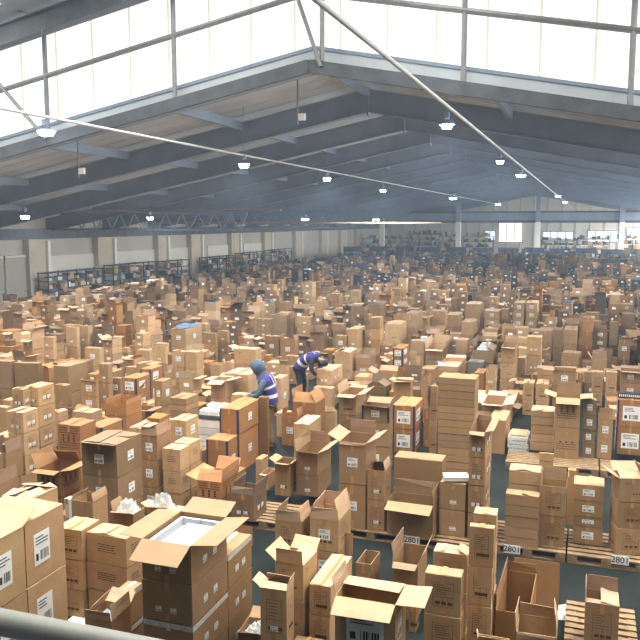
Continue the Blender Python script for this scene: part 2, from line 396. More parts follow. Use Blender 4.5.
# ------------------------------------------------------------------ cardboard boxes
CC = {'t': (180, 148, 112), 'k': (157, 126, 92), 'o': (160, 115, 73), 'd': (135, 111, 84), 'g': (130, 126, 118), 'b': (138, 102, 66), 'w': (214, 212, 206)}
CN = {'t': 'tan', 'k': 'brown', 'o': 'orange-brown', 'd': 'dull', 'g': 'greyish', 'b': 'dark', 'w': 'white'}
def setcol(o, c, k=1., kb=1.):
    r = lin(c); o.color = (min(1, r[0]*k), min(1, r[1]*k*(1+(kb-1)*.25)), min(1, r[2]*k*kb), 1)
def marks(b, w, l, h, st, face='f'):
    """printed ink on the front (-y) or right (+x) face: thin ink shapes on the board"""
    W = w if face == 'f' else l
    e = .0012
    def q(x0, z0, x1, z1, m='ink'):
        if face == 'f': b.quad([(x0, -l/2-e, z0), (x1, -l/2-e, z0), (x1, -l/2-e, z1), (x0, -l/2-e, z1)], m)
        elif face == 'r': b.quad([(w/2+e, x0, z0), (w/2+e, x1, z0), (w/2+e, x1, z1), (w/2+e, x0, z1)], m)
        else: b.quad([(-w/2-e, x1, z0), (-w/2-e, x0, z0), (-w/2-e, x0, z1), (-w/2-e, x1, z1)], m)
    if st == 'p':
        x0, x1, z0, z1 = -.27*W, .3*W, .2*h, .8*h; t = .004
        q(x0, z0, x1, z0+t); q(x0, z1-t, x1, z1); q(x0, z0, x0+t, z1); q(x1-t, z0, x1, z1)
        zm = z0+(z1-z0)*.4; q(x0, zm, x1, zm+t)
        for i in range(5):
            z = zm+(z1-zm)*(.18+.16*i); a = x0+.03*W+random.random()*.05*W; q(a, z, a+(x1-a)*random.uniform(.4, .9), z+.006)
        for i in range(3): a = x0+(x1-x0)*(.12+.3*i); q(a, z0+.05*h, a+.05, z0+.05*h+.035)
        q((x0+x1)/2-.002, z0, (x0+x1)/2+.002, zm)
    elif st == 'T':
        for i in range(9):
            z = h*(.9-.075*i); a = -.42*W
            if i in (3, 4, 5) and W > .3:
                for k in range(3): c = -.25*W+.24*W*k; q(c-.02, z-.012, c+.02, z+.018, 'ink2')
                continue
            while a < .36*W:
                n = random.uniform(.03, .11)*W; q(a, z, min(a+n, .4*W), z+.013, 'ink2'); a += n+.02*W
    elif st == 't':
        for i in range(4):
            z = h*(.66-.08*i); a = -.22*W
            while a < .2*W: n = random.uniform(.03, .1)*W; q(a, z, a+n, z+.009, 'ink2'); a += n+.015*W
    elif st == 'h':                                        # hand marks and small icons
        for k in range(3): c = W*(.02+.1*k); q(c-.01, h*.3, c+.012, h*.37); 
        q(-.3*W, h*.78, -.12*W, h*.8); q(-.3*W, h*.72, -.2*W, h*.74)
def label_mesh(w, l, h, face, cx, cz, lw, lh):
    b = MB(); e = .002; g = .0035
    def q(x0, z0, x1, z1, m, e):
        if face == 'f': b.quad([(x0, -l/2-e, z0), (x1, -l/2-e, z0), (x1, -l/2-e, z1), (x0, -l/2-e, z1)], m)
        elif face == 'r': b.quad([(w/2+e, x0, z0), (w/2+e, x1, z0), (w/2+e, x1, z1), (w/2+e, x0, z1)], m)
        else: b.quad([(-w/2-e, x1, z0), (-w/2-e, x0, z0), (-w/2-e, x0, z1), (-w/2-e, x1, z1)], m)
    x0, z0 = cx-lw/2, cz-lh/2
    q(x0, z0, x0+lw, z0+lh, 'label', e)
    for i in range(3): z = z0+lh*(.84-.1*i); q(x0+lw*.1, z, x0+lw*random.uniform(.5, .9), z+lh*.035, 'black', g)
    n = 7; a = x0+lw*.38
    for i in range(n):
        ww = lw*random.choice((.02, .035, .05)); q(a, z0+lh*.12, a+ww, z0+lh*.42, 'black', g); a += lw*.075
    q(x0+lw*.1, z0+lh*.14, x0+lw*.25, z0+lh*.36, 'ink2', g)
    return b
def flap_mesh(w, l, h, s, ang, fl, cut=0.):
    b = MB(); t = .005; a = math.radians(ang)
    d = {'f': (0, 1), 'b': (0, -1), 'l': (1, 0), 'r': (-1, 0)}[s]
    hinge = {'f': [(-w/2, -l/2), (w/2, -l/2)], 'b': [(w/2, l/2), (-w/2, l/2)], 'l': [(-w/2, l/2), (-w/2, -l/2)], 'r': [(w/2, -l/2), (w/2, l/2)]}[s]
    D = Vector((d[0]*math.cos(a), d[1]*math.cos(a), math.sin(a))); Nn = Vector((-d[0]*math.sin(a), -d[1]*math.sin(a), math.cos(a)))
    p0 = Vector((*hinge[0], h)); p1 = Vector((*hinge[1], h)); e = (p1-p0).normalized()*.006
    sag = Nn*random.uniform(-.02, .02)
    tw = Nn*random.uniform(-.012, .012)
    lo = [p0+e, p1-e, p1-e*2.2+D*fl+sag+tw, p0+e*2.2+D*fl+sag-tw]
    mid0, mid1 = p0+e*1.5+D*fl*.5+sag*.2, p1-e*1.5+D*fl*.5+sag*.2
    P = []
    for off in (0, t):
        P += [lo[0]+Nn*off, lo[1]+Nn*off, mid1+Nn*off, mid0+Nn*off, lo[2]+Nn*off, lo[3]+Nn*off]
    k = b.mi('card'); b.v += [tuple(p) for p in P]
    for q in ((0, 3, 2, 1), (3, 5, 4, 2), (6, 7, 8, 9), (9, 8, 10, 11), (0, 1, 7, 6), (1, 2, 8, 7), (2, 4, 10, 8), (4, 5, 11, 10), (5, 3, 9, 11), (3, 0, 6, 9)):
        b.f.append(q); b.m.append(k); b.c.append(None)
    return b
def make_box(X, Y, Z, w, l, h, rz, top, mk, col, faces='fr'):
    """one cardboard box standing at X, Y, Z (centre of its base)"""
    c = CC[col]; q_ = random.uniform(.93, 1.06); c = (c[0]*q_, c[1]*q_*random.uniform(.985, 1.01), c[2]*q_*random.uniform(.95, 1.02))
    root = empty('cardboard_box', (X, Y, Z), rz)
    b = MB(); j = .003; k = b.mi('card')
    hh = h-.004
    bulge = random.uniform(0, .008)
    jv = [random.uniform(-j, j) for _ in range(8)]
    P = [(-w/2+jv[0], -l/2, 0), (w/2+jv[1], -l/2, 0), (w/2+jv[2], l/2, 0), (-w/2+jv[3], l/2, 0), (-w/2+jv[4], -l/2+jv[0], hh), (w/2+jv[5], -l/2+jv[1], hh), (w/2+jv[6], l/2+jv[2], hh), (-w/2+jv[7], l/2+jv[3], hh)]
    if not top.startswith('o'):
        b.v += P
        for q in ((0, 3, 2, 1), (4, 5, 6, 7), (0, 1, 5, 4), (1, 2, 6, 5), (2, 3, 7, 6), (3, 0, 4, 7)): b.f.append(q); b.m.append(k); b.c.append(None)
    else:
        t = .008
        I = [(-w/2+t, -l/2+t, .012), (w/2-t, -l/2+t, .012), (w/2-t, l/2-t, .012), (-w/2+t, l/2-t, .012), (-w/2+t, -l/2+t, hh), (w/2-t, -l/2+t, hh), (w/2-t, l/2-t, hh), (-w/2+t, l/2-t, hh)]
        b.v += P+I
        for q in ((0, 3, 2, 1), (0, 1, 5, 4), (1, 2, 6, 5), (2, 3, 7, 6), (3, 0, 4, 7), (8, 9, 10, 11), (8, 12, 13, 9), (9, 13, 14, 10), (10, 14, 15, 11), (11, 15, 12, 8), (4, 5, 13, 12), (5, 6, 14, 13), (6, 7, 15, 14), (7, 4, 12, 15)):
            b.f.append(q); b.m.append(k); b.c.append(None)
    side = 'r' if 'r' in faces else 'l'
    for ch in mk:
        if ch in 'pTth': marks(b, w, l, h, ch, 'f'); marks(b, w, l, h, ch, side)
        if ch == 's': b.quad([(-w/2, -l/2-.0012, h*.47), (w/2, -l/2-.0012, h*.47), (w/2, -l/2-.0012, h*.5), (-w/2, -l/2-.0012, h*.5)], 'ink')
    body = b.build('box_body', root); setcol(body, c)
    parts = 0
    # packing tape: down the front middle, over the top seam
    if 'x' not in mk:
        tb = MB(); tw = .05; m = 'wtape' if 'W' in mk else 'tape'
        tb.quad([(-tw/2, -l/2-.0018, h*.78), (tw/2, -l/2-.0018, h*.78), (tw/2, -l/2-.0018, hh), (-tw/2, -l/2-.0018, hh)], m)
        if top == 'c':
            tb.build('packing_tape', root); tb = MB(); tb.quad([(-tw/2, -l/2-.002, h+.0055), (tw/2, -l/2-.002, h+.0055), (tw/2, l/2, h+.0055), (-tw/2, l/2, h+.0055)], m)
        tb.build('packing_tape', root); tb = MB(); tb.quad([(-tw/2, -l/2-.0018, .002), (tw/2, -l/2-.0018, .002), (tw/2, -l/2-.0018, h*.2), (-tw/2, -l/2-.0018, h*.2)], m)
        tb.build('packing_tape', root)
    if 'W' in mk:
        tb = MB(); tb.quad([(-w/2, -l/2-.002, hh-.06), (w/2, -l/2-.002, hh-.06), (w/2, -l/2-.002, hh), (-w/2, -l/2-.002, hh)], 'wtape')
        tb.quad([(w/2+.003, -l/2, hh-.06), (w/2+.003, l/2, hh-.06), (w/2+.003, l/2, hh), (w/2+.003, -l/2, hh)], 'wtape'); tb.build('printed_band', root)
    if top == 'c':
        for s in 'lr':
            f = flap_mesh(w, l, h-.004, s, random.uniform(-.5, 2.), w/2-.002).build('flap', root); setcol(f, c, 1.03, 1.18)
    elif top.startswith('o'):
        fl = min(w, l)*.5
        for tok in top[2:].split(','):
            if not tok: continue
            s = tok[0]; ang = float(tok[1:].split('*')[0]); q = float(tok.split('*')[1]) if '*' in tok else 1.
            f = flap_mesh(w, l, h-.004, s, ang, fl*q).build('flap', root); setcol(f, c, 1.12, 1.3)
    if 'L' in mk: label_mesh(w, l, h, 'f', 0, h*.52, min(.17, w*.42), min(.15, h*.42)).build('shipping_label', root)
    if 'B' in mk: label_mesh(w, l, h, 'f', 0, h*.5, w*.62, h*.55).build('shipping_label', root); label_mesh(w, l, h, side, -l*.1, h*.5, l*.4, h*.5).build('shipping_label', root)
    if 'R' in mk: label_mesh(w, l, h, side, l*.05, h*.5, min(.17, l*.34), min(.16, h*.4)).build('shipping_label', root)
    if 'S' in mk:
        for q in (-.18, .12): label_mesh(w, l, h, 'f', w*q, h*.3, min(.07, w*.2), min(.06, h*.2)).build('shipping_label', root)
        for q in (-.14, .14): label_mesh(w, l, h, side, l*q, h*.4, min(.09, l*.2), min(.08, h*.2)).build('shipping_label', root)
    if 'l' in mk: label_mesh(w, l, h, 'f', w*.02, h*.28, min(.1, w*.3), min(.06, h*.25)).build('shipping_label', root)
    if 'E' in mk:
        e = .035
        for x in ((-w/2-.003, -w/2+e), (w/2-e, w/2+.003)):
            tb = MB(); tb.box(x[0], -l/2-.004, .0, x[1], -l/2-.001, hh, 'blue')
            if x[0] > 0: tb.box(w/2+.001, -l/2-.004, 0, w/2+.004, -l/2+e, hh, 'blue')
            tb.build('blue_edging', root)
        tb = MB(); tb.box(w/2+.001, l/2-e, 0, w/2+.004, l/2, hh, 'blue'); tb.build('blue_edging', root)
    return root

# Each row: left px, right px, top-front-edge px, box heights (px, top to floor), right-side px, top, marks, colour, turn, where, options
S = []
def A(xl, xr, yt, hs, xs=None, top='c', mk='', col='k', rot=0, place='', P=0, L=None, look=None):
    S.append(dict(xl=xl, xr=xr, yt=yt, hs=list(hs), xs=xs, top=top, mk=mk, col=col, rot=rot, place=place, P=P, L=L, look=look))
# --- bottom left
A(-60,-6,541,[66,66,66],28,'o:r35,l20,f60,b150','B','t',0,'at the left frame edge above the railing',L=.85)
A(-32,29,520,[62,62,62],64,'c','B','t',0,'second along the left frame edge',L=1.0)
A(57,83,529,[30,30,28],101,'c','p','t',0,'of small printed cubes left of the wide pair')
A(86,129,536,[29,27,30],144,'c','t','t',-3,'of wide boxes left of the foam-filled box')
A(84,112,619,[36,36],133,'o:f88*.6,r82,l60,b150','l','t',2,'with bubble wrap, just above the railing')
A(115,131,592,[33,33],144,'c','W','k',0,'squeezed left of the foam-filled box')
A(14,50,622,[48],66,'c','','t',3,'low behind the railing at far left')
# hero
A(142,193,542,[40,39,39,39],228,'o:f205,r172,l178,b168','S|S|SW|S','k',0,'at bottom centre-left',look='open brown cardboard box lined with white foam')
A(197,229,554,[33,34,34],253,'c','SW|S','k',0,'right behind the foam-filled box')
A(236,262,633,[34],275,'o:f150,r100,b150','','k',4,'small on the floor below the bubble wrap')
A(147,172,509,[31,31,31],180,'o:f150,r178,l150','x','t',0,'holding a white bag behind the foam-filled box')
A(112,135,513,[40,40],146,'o:f140*.5,l100','x','k',0,'heaped with clear film behind the wide pair')
# bottom centre
A(259,287,589,[55,56],308,'o:f14,l135,r88,b60','pl','t',2,'tall with a left flap, bottom centre')
A(275,305,563,[36,36,37],318,'o:f92,l140,r25,b140','h','t',-2,'behind the tall box at bottom centre')
A(308,331,585,[33,33,33],355,'c','p','t',0,'long top, left of the big front opening',L=.85)
A(290,319,646,[44],330,'c','','k',5,'lowest at the bottom edge, centre')
A(333,396,600,[58,60],408,'o:f200*.95,b8*1.1,r178*1.2,l95*.8','B','t',0,'with four spread flaps at bottom centre',look='big open tan cardboard box')
A(355,372,563,[47],381,'o:','','k',-3,'small tray-like, behind the big spread flaps')
A(391,418,563,[33,34],429,'o:f195*.6,l88*1.4,r108*1.2','','k',0,'with upright side flaps below the sign on pallet')
A(407,417,606,[27],422,'c','p','k',0,'narrow on the floor behind the double box')
A(422,461,575,[40,40,40],466,'c','p','t',0,'front of the pair left of the tallest slim stack')
A(431,467,553,[38,39,40],472,'o:r25,l3,f0,b0','p','t',0,'rear of the pair left of the slim stack')
A(466,493,527,[39,39,40,40],497,'c','p','t',0,'slim and tall at right of centre')
A(470,497,514,[38,38,38,38],502,'c','p','t',0,'directly behind the slim tall stack')
A(474,509,641,[84],512,'o:f88*.8,l90','','t',0,'at the bottom edge right of the slim stack')
A(492,530,612,[66],541,'o:b88*.7,l85','x','b',0,'dark inside, behind the crate-like bottom boxes')
A(513,556,634,[84],560,'o:l96,r86*1.2,b84*.7,f255*.3','x','t',0,'holding loose flaps at the bottom right')
A(583,620,604,[46],622,'o:b90,r4*1.1,f3*.5,l92','p','k',0,'alone on its pallet at the bottom right',P=1)
# front pallet row, right
A(504,539,495,[11,11,11,10,9],545,'c','x','k',0,'of flat cartons on the front right pallet',P=1)
A(507,540,471,[14,14,28,14],545,'c','x','t',0,'behind the flat cartons on the right pallet',P=1)
A(539,566,486,[30,31],568,'o:l88,r92,b92,f268','p','k',0,'beside the flat cartons on the right pallet',P=1)
A(537,553,453,[8,8,31,31],555,'c','','t',0,'with two small parcels on top, right middle',P=1)
A(566,576,470,[56],577,'c','x','k',0,'standing upright, narrow, between the two right pallets',P=1)
A(572,604,485,[16,16,10,18],606,'c','L','k',0,'of labelled boxes on the far right pallet',P=1)
A(613,644,478,[24,26,27],648,'o:l150,b150,r60,f20','h|p','k',14,'at the right frame edge on the front pallet',P=1)
# left pallet of the front row
A(386,434,503,[34],440,'o:f200*1.1,b88,r88','x','k',0,'wide with a hanging front flap above the sign',P=1,look='open brown cardboard box')
A(393,443,459,[31,33],448,'c','x','k',0,'wide, behind the box with the hanging flap',P=1)
A(438,467,483,[27,26],471,'c','l','k',0,'under the white booklet beside the pallet sign',P=1)
A(466,485,431,[26,28,28,27],497,'o:f188*.8,r155,l70,b88','Sp','k',0,'with open top right of the white booklet',P=1)
A(366,385,470,[30,31],392,'o:r80,b30','lp','k',0,'narrow, left of the hanging front flap',P=1)
A(338,366,442,[42,45],377,'o:l152,b84,r150,f250*.2','L','k',0,'tall with wings spread, centre of the picture',P=1)
A(274,302,521,[28,28],313,'o:f90*.8,l80,r70','p','t',0,'left of the two upright-flap boxes, lower centre')
A(309,339,519,[32,30],352,'o:f88*.8,l84,b88,r78*1.4','pL','t',0,'right of the two upright-flap boxes, lower centre')
A(230,254,494,[27],268,'o:f88*.6,r100,l80','pS','d',2,'at the end of the wooden pallet, left centre',P=1)
A(196,222,481,[32],240,'o:f60*.9,l165,r95,b120','T','o',0,'on a pallet behind the foam-filled box',P=1)
A(162,181,449,[22,22,22],191,'c','t','t',0,'front half of the small text-printed block')
A(173,191,443,[21.5,21.5,21.5],201,'c','t','t',0,'rear half of the small text-printed block')
A(141,158,435,[25,27,26],171,'o:f80*.9,r78*1.2,l40','L','k',0,'with raised flaps left of the text-printed block')
A(171,187,420,[23,24,24],199,'c','LR','t',0,'just behind the text-printed block')
A(82,118,443,[33,32,31],142,'o:f170*.5,l6,r4,b3','LR','d',0,'big and taped, left of the raised-flap box')
A(71,93,501,[30,30],109,'o:r84*.7,l75*.4','','k',2,'small, below the big taped pair at left')
A(36,60,470,[26,26],82,'o:f185*.7,l115*1.2,r170*1.1,b60','T','b',3,'with spread flaps below the orange printed box')
A(58,81,425,[33,33],101,'c','T','o',0,'fully printed, left third of the picture')
A(86,103,427,[28,28],124,'c','E','o',0,'behind the fully printed box at left')
A(3,33,499,[54,54,54],60,'o:f12,l8,r30*.6,b20','','t',-3,'with gaping top behind the left frame boxes')
A(64,70,499,[24,30],75,'c','l','w',0,'slim and pale beside the gaping box at left')
A(8,25,412,[21,22,22,22],39,'c','Sp','t',0,'nearest of the cube columns at far left')
A(25,40,387,[20,21,21,22],55,'c','Sp','t',0,'tallest of the cube columns at far left')
A(13,25,389,[20,21,21,21],35,'c','Sp','t',0,'hidden rear cube column at far left')
A(-14,7,452,[28,28],23,'o:r84,l70','s','k',0,'open beside the far left cube columns')
A(-26,-2,484,[36,36],19,'o:r86','','k',0,'cut by the left frame under the cube columns')
A(-10,7,407,[20,22],12,'c','','t',0,'cut by the left frame beside the cube columns')
A(13,38,363,[26,28],42,'c','x','d',6,'large and plain near the left edge')
A(-12,13,361,[27,28],15,'c','x','d',0,'large and plain cut by the left edge')
A(54,69,366,[27,26],88,'c','x','k',0,'large plain, right of the cube columns')
A(55,67,385,[20,20],72,'c','','k',0,'just right of the tallest cube column')
A(52,60,412,[34],69,'c','','t',0,'between cube columns and the orange printed box')
A(40,54,337,[11,11,11,12],57,'c','l','t',0,'with four white stickers, left background')
A(66,77,327,[20,20],80,'c','l','t',0,'left tall one of two above the plain block')
A(77,89,326,[19,20],93,'c','l','t',0,'right tall one of two above the plain block')
A(54,65,346,[11,11],68,'o:f195,b80,l60','L','k',0,'with a hanging flap below the two tall ones')
A(85,100,348,[17,17],104,'c','L','t',0,'right of the hanging flap, left background')
A(81,97,381,[15,15,15],99,'o:f150*.6,r110,l100','L','k',0,'with raised flaps below the left plain block')
A(99,109,364,[19,19,19],114,'c','l','k',0,'slim column left of the blue-edged long boxes')
A(110,121,378,[20,22],124,'c','L','d',0,'slim, touching the blue-edged long boxes')
A(122,137,378,[16,20],151,'c','BE','o',0,'left of the long blue-edged pair')
A(140,151,369,[15,20],164,'c','BE','o',0,'right of the long blue-edged pair')
A(106,127,404,[12,20,20],142,'o:r84*.4,b80*.3,l90*.4','','o',0,'shallow open tray under the blue-edged boxes')
A(129,147,428,[26,28],160,'c','','t',0,'left of the labelled box behind text-printed block')
A(72,92,412,[14,20],103,'c','x','t',0,'low flat ones above the orange printed box')
A(154,163,381,[26,26],172,'c','LR','k',0,'upright and slim, right of the blue-edged pair')
A(170,187,398,[7,6,6,20],199,'c','x','k',0,'of flat cartons left of the white parcels')
A(198,221,420,[8,7,7,18],236,'c','x','w',0,'under the green tray of white parcels',look='pale flat cardboard box')
A(206,228,440,[41],239,'c','ER','o',0,'tall, in front of the long blue-edged top box')
A(219,239,409,[25,39],260,'c','ER','o',0,'blue-edged beside the hooded worker')
A(258,268,397,[62],270,'c','x','b',0,'narrow upright at the hooded worker back',L=.1)
A(210,226,380,[18,20],244,'o:f192*1.1,r172*1.2,l178,b160','','t',0,'with wide wings left of the hooded worker')
A(224,249,374,[20,20],262,'c','','t',0,'wide taped, behind the hooded worker')
A(231,252,395,[34],257,'c','','t',0,'low flat-topped at the hooded worker hands')
A(171,186,329,[18,18],202,'c','LR','t',0,'carrying blue plastic bags, left middle')
A(172,185,351,[16,16,10],188,'c','L','t',0,'left of the two below the blue bags')
A(185,197,352,[17,17,10],204,'c','','t',0,'right of the two below the blue bags')
A(202,216,333,[11,11,11],218,'c','l','k',0,'right of the blue-bag box, first column')
A(217,228,331,[11,11,11],230,'c','l','k',0,'right of the blue-bag box, second column')
A(234,256,349,[16,16],262,'o:l165,f4,b5,r4','h','t',0,'with one left wing above the hooded worker')
A(210,221,365,[14,12],223,'o:b110,l80','','t',0,'small left of two above the wide wings')
A(222,232,363,[14,12],235,'o:r80,l85','','t',0,'small right of two above the wide wings')
A(152,166,346,[18,15],168,'o:b88,l70','l','t',0,'with raised back flap left of the bag box')
A(136,154,364,[18,14],163,'c','','t',0,'low, right above the blue-edged pair')
A(126,136,367,[14,14],139,'c','','t',0,'low, left above the blue-edged pair')
A(137,150,350,[13,12],154,'c','l','t',0,'small, third row above the blue-edged pair')
# around the workers
A(256,270,319,[9,9,9,9],274,'c','l','d',0,'dark labelled column above the hooded worker')
A(271,287,315,[22,14],291,'c','x','d',0,'big dull, up and right of hooded worker')
A(297,311,317,[8,9,9,9],314,'c','l','k',0,'labelled column above the bending worker')
A(309,324,332,[18,10],328,'o:f160*.6,b85,l85','','k',0,'open front, above the bending worker cap')
A(264,280,336,[21,8],283,'c','L','k',-7,'leaning left, above both workers')
A(280,295,340,[19,8],299,'o:r80,l80','L','k',0,'between and above both workers')
A(335,347,336,[14,14],350,'c','L','k',0,'small, right above the bending worker')
A(346,358,329,[21,14],366,'c','l','t',0,'tallest one right above the bending worker')
A(334,350,352,[18,16],358,'o:f5,l20,r8','','t',0,'papers on top, just right of bending worker')
A(355,370,358,[8,9,10],376,'o:f80*.6,b88,r88,l80','|L','t',0,'with white wrap, right of the bending worker')
A(316,332,370,[15,22],343,'c','S','t',0,'which the bending worker reaches over')
A(313,332,388,[22],340,'c','','t',0,'low, directly below the bending worker')
A(292,316,402,[14,26],326,'o:f60*.9,l90,r60','h','o',0,'with raised front flap below the bending worker')
A(338,357,394,[21,20,20],367,'o:f188,b175*.9,r170,l100','p','k',0,'with flat flaps right of the bending worker')
A(361,389,406,[16,24,24],394,'o:f160*.6,l60,b150,r100','LE|L','k',0,'under pale flaps at centre')
A(293,309,424,[22,22],322,'c','','t',0,'taped, below the raised orange front flap')
A(281,298,416,[30],304,'o:r84,l85','L','o',0,'tall-sided, right of the hooded worker legs')
A(295,318,452,[23,21],332,'o:f165*.8,r150,l100,b84','l','k',0,'with many flaps, lower centre',P=1)
A(274,290,463,[33],298,'o:f168*.7,l150,r160*.7','pl','k',0,'tall narrow, left of the many-flap box',P=1)
A(259,268,474,[16],277,'o:f160','L','t',0,'low with label at the pallet end',P=1)
A(255,262,459,[24],269,'c','','t',0,'small near the hooded worker boots')
A(276,288,413,[24],293,'c','','t',0,'small, right of the hooded worker trousers')
A(272,281,378,[38],289,'c','R','t',0,'tall lit one right of the hooded worker')
A(275,286,366,[12,24],290,'o:b70','','t',0,'small, right behind the hooded worker shoulder')
A(285,297,356,[14,14],300,'c','l','k',0,'small, left of the bending worker back')
A(296,306,374,[24],309,'c','','k',0,'low, left of the bending worker legs')
A(320,335,412,[20],338,'c','','t',0,'small, under the crumpled packing paper')
# centre right
A(392,403,348,[10,9,20],411,'c','BE|BE|','o',0,'blue and white, above centre right',look='orange cardboard box with white label')
A(384,400,324,[20,12],407,'c','h','t',0,'wide pale one up left of tall tower')
A(403,416,314,[25,12],424,'c','','k',0,'tall, beyond the blue and white stack')
A(425,443,349,[10,12],451,'o:b86,f185*.9,l100,r100','','t',0,'with raised back above the tall tower')
A(436,458,366,[5,5,14],467,'o:b150*.5,f6','x','t',0,'just behind the tall layered tower')
A(437,475,378,[13,15,14,14,14,14,14],480,'c','sx','k',0,'tallest layered tower at centre right')
A(429,437,386,[34,34],439,'c','px','k',0,'slim, touching the tower on its left')
A(420,428,376,[21,26],432,'o:b88,l70','','k',0,'slim with a raised flap left of tower')
A(393,411,381,[17,17,20],414,'o:f175*.7,l170,b170','','k',0,'with pale flaps above the white-labelled pair')
A(392,415,405.5,[23.5,24],424,'c','BE','o',0,'white-labelled blue-edged, centre')
A(424,431,411,[36],434,'o:r100,l80','','o',-8,'tilted, between the labelled pair and tower')
A(485,495,372,[14,14,14],498,'o:b80','S','t',0,'tan column right of the tower top')
A(500,515,347,[16,17,12],520,'o:f175*.5,b90','h','t',0,'tall with small flap, right middle')
A(481,503,404,[36],508,'o:l160,r165,b170,f175','','t',0,'spread flat flaps right of the tower')
A(488,506,420,[34],511,'c','','k',0,'plain, under the spread flat flaps')
A(472,493,350,[13,12],498,'o:l90,b30,r30','','d',0,'holding bubble wrap up right of tower')
A(467,483,362,[16],487,'c','x','g',0,'low right behind the tower')
A(474,484,373,[20],488,'c','x','o',0,'small, right behind the tower')
A(445,458,315,[12,11],463,'c','','k',0,'far, straight above the tower')
A(461,473,322,[14,14],478,'c','','k',0,'far, up and right of the tower')
A(465,480,304,[18,10],484,'c','','t',0,'farthest pale one above the tower')
A(484,499,311,[8,8,9],502,'c','L','t',0,'far, right of the pale one above tower')
A(430,445,311,[20,12],448,'c','','k',0,'far, left above the tower')
A(410,424,341,[13,12],427,'c','','t',0,'small, up left of the raised back flap')
A(455,467,340,[14,12],470,'c','','t',0,'small, between tower and bubble wrap box')
# right side background
A(513,524,303,[8,8,9,9],528,'c','L','t',0,'left of the labelled twin columns, far right')
A(525,537,303,[8,8,9,9],541,'c','L','t',0,'right of the labelled twin columns, far right')
A(526,541,337,[18,18,14],543,'c','S','t',0,'neat tall column, right background')
A(517,525,358,[15,10],527,'c','','t',0,'small, left of the neat tall column')
A(522,534,383,[17,15],536,'c','p','t',0,'left printed twin above the pallet stack')
A(535,549,384,[17,15],551,'c','p','t',0,'right printed twin above the pallet stack')
A(538,552,331,[13,16],554,'c','','k',0,'dull, right of the neat tall column')
A(553,562,330,[18,18],564,'c','x','d',0,'narrow dull pair, right background')
A(563,577,330,[14,14,14],579,'c','','k',0,'stepped, above the tilted box')
A(582,593,318,[14,16,16],595,'c','','o',0,'orange column, right background')
A(592,607,330,[9,8,8,8],609,'o:b88*.6,l100','L','d',0,'labelled grey-topped column at right')
A(609,618,322,[24,12],619,'c','x','d',0,'plain dull, right of the grey-topped column')
A(618,630,338,[22,14],632,'o:f150*.3,r120','L','d',0,'narrow with pale rim near right edge')
A(621,635,314,[18,10],637,'c','x','d',0,'far plain one near the right edge')
A(620,633,304,[8,8],636,'c','L','k',0,'farthest labelled one near the right edge')
A(591,607,359,[12,10],609,'o:l120,b80','','t',0,'low with side flap, right middle')
A(562,580,353,[13,14],582,'c','','k',-12,'tilted, right middle')
A(552,576,371,[15,15,14],578,'o:l175,r172,b176*.5,f100*.1','L','k',0,'with both side wings out, right middle')
A(577,583,373,[24],584,'c','','o',0,'very thin, beside the winged box')
A(591,603,372,[20,14],604,'c','p','t',0,'printed slim one of two at right')
A(605,617,372,[22,14],619,'c','p','t',0,'printed right one of two at right')
A(620,641,371,[12,16],643,'o:l165,f185*.5,b170','L','k',0,'with wide tan flaps at the right edge')
A(554,580,397.5,[30,31],582,'o:f215*.7,b85,r170,l165,','T','k',0,'heavily printed, on the second right pallet',P=1)
A(530,554,411,[6,8,9,8,9],556,'c','x','t',0,'of flat cartons on the second right pallet',P=1)
A(582,596,400,[15,15,14,14],597,'c','Lx','d',0,'of dull boxes on the second right pallet',P=1)
A(597,613,421,[18,20],615,'o:b88*1.6,l90','L','k',0,'with tall back flap, second right pallet',P=1)
A(616,646,400,[27,28],648,'c','BE','o',0,'white-labelled at the right frame edge',P=1)

#--- geometry of every stack
def solve(s):
    hs = s['hs']; zb = .144 if s['P'] else 0.; T = sum(hs); xm = (s['xl']+s['xr'])/2
    X0, Yf = atz(xm, s['yt']+T, zb)
    Xt, zt = aty(xm, s['yt'], Yf)
    s['Y'] = Yf; s['zb'] = zb; s['H'] = zt-zb
    ym = s['yt']+T*.5
    s['x0'] = aty(s['xl'], ym, Yf)[0]; s['x1'] = aty(s['xr'], ym, Yf)[0]
    w = s['x1']-s['x0']
    if s['L']: L = s['L']
    elif s['xs']:
        yq = 222+(s['yt']-222)*(590-s['xs'])/max(1, 590-s['xr']); L = atx(s['xs'], yq, s['x1'])[0]-Yf if s['x1'] < -.2 else w
        L = max(.3*w, min(L, 2.2*w+.2))
    else: L = w*1.05
    s['l'] = L
for s in S: solve(s)
# people and fixed things keep their own ground
OBST = [(-9e9, 0, 0, 0)]
def ov(a, c, g=.012): return a['x0'] < c['x1']-g and c['x0'] < a['x1']-g and a['Y'] < c['Y']+c['l']+g and c['Y'] < a['Y']+a['l']+g
for it in range(60):
    bad = 0
    S.sort(key=lambda s: s['Y'])
    for i, a in enumerate(S):
        for c in S[i+1:]:
            if not ov(a, c): continue
            bad += 1
            ox = min(a['x1'], c['x1'])-max(a['x0'], c['x0']); wm = min(a['x1']-a['x0'], c['x1']-c['x0'])
            if ox < .22*wm and it < 40:
                m = (max(a['x0'], c['x0'])+min(a['x1'], c['x1']))/2
                if a['x0'] < c['x0']: a['x1'] = m-.008; c['x0'] = m+.008
                else: c['x1'] = m-.008; a['x0'] = m+.008
                continue
            room = c['Y']-a['Y']-.02
            if room >= max(.22, .45*(a['x1']-a['x0'])): a['l'] = room
            else:
                a['l'] = min(a['l'], max(.22, .5*(a['x1']-a['x0'])))
                k = .96; c['hs'] = [h*k for h in c['hs']]; l = c['l']; solve(c); c['l'] = min(l, c['l'])
    if not bad: break
print('stack overlaps left', bad, 'stacks', len(S))
def rough_clear(x0, y0, x1, y1):
    for s in S:
        if x0 < s['x1'] and s['x0'] < x1 and y0 < s['Y']+s['l'] and s['Y'] < y1: return False
    return True
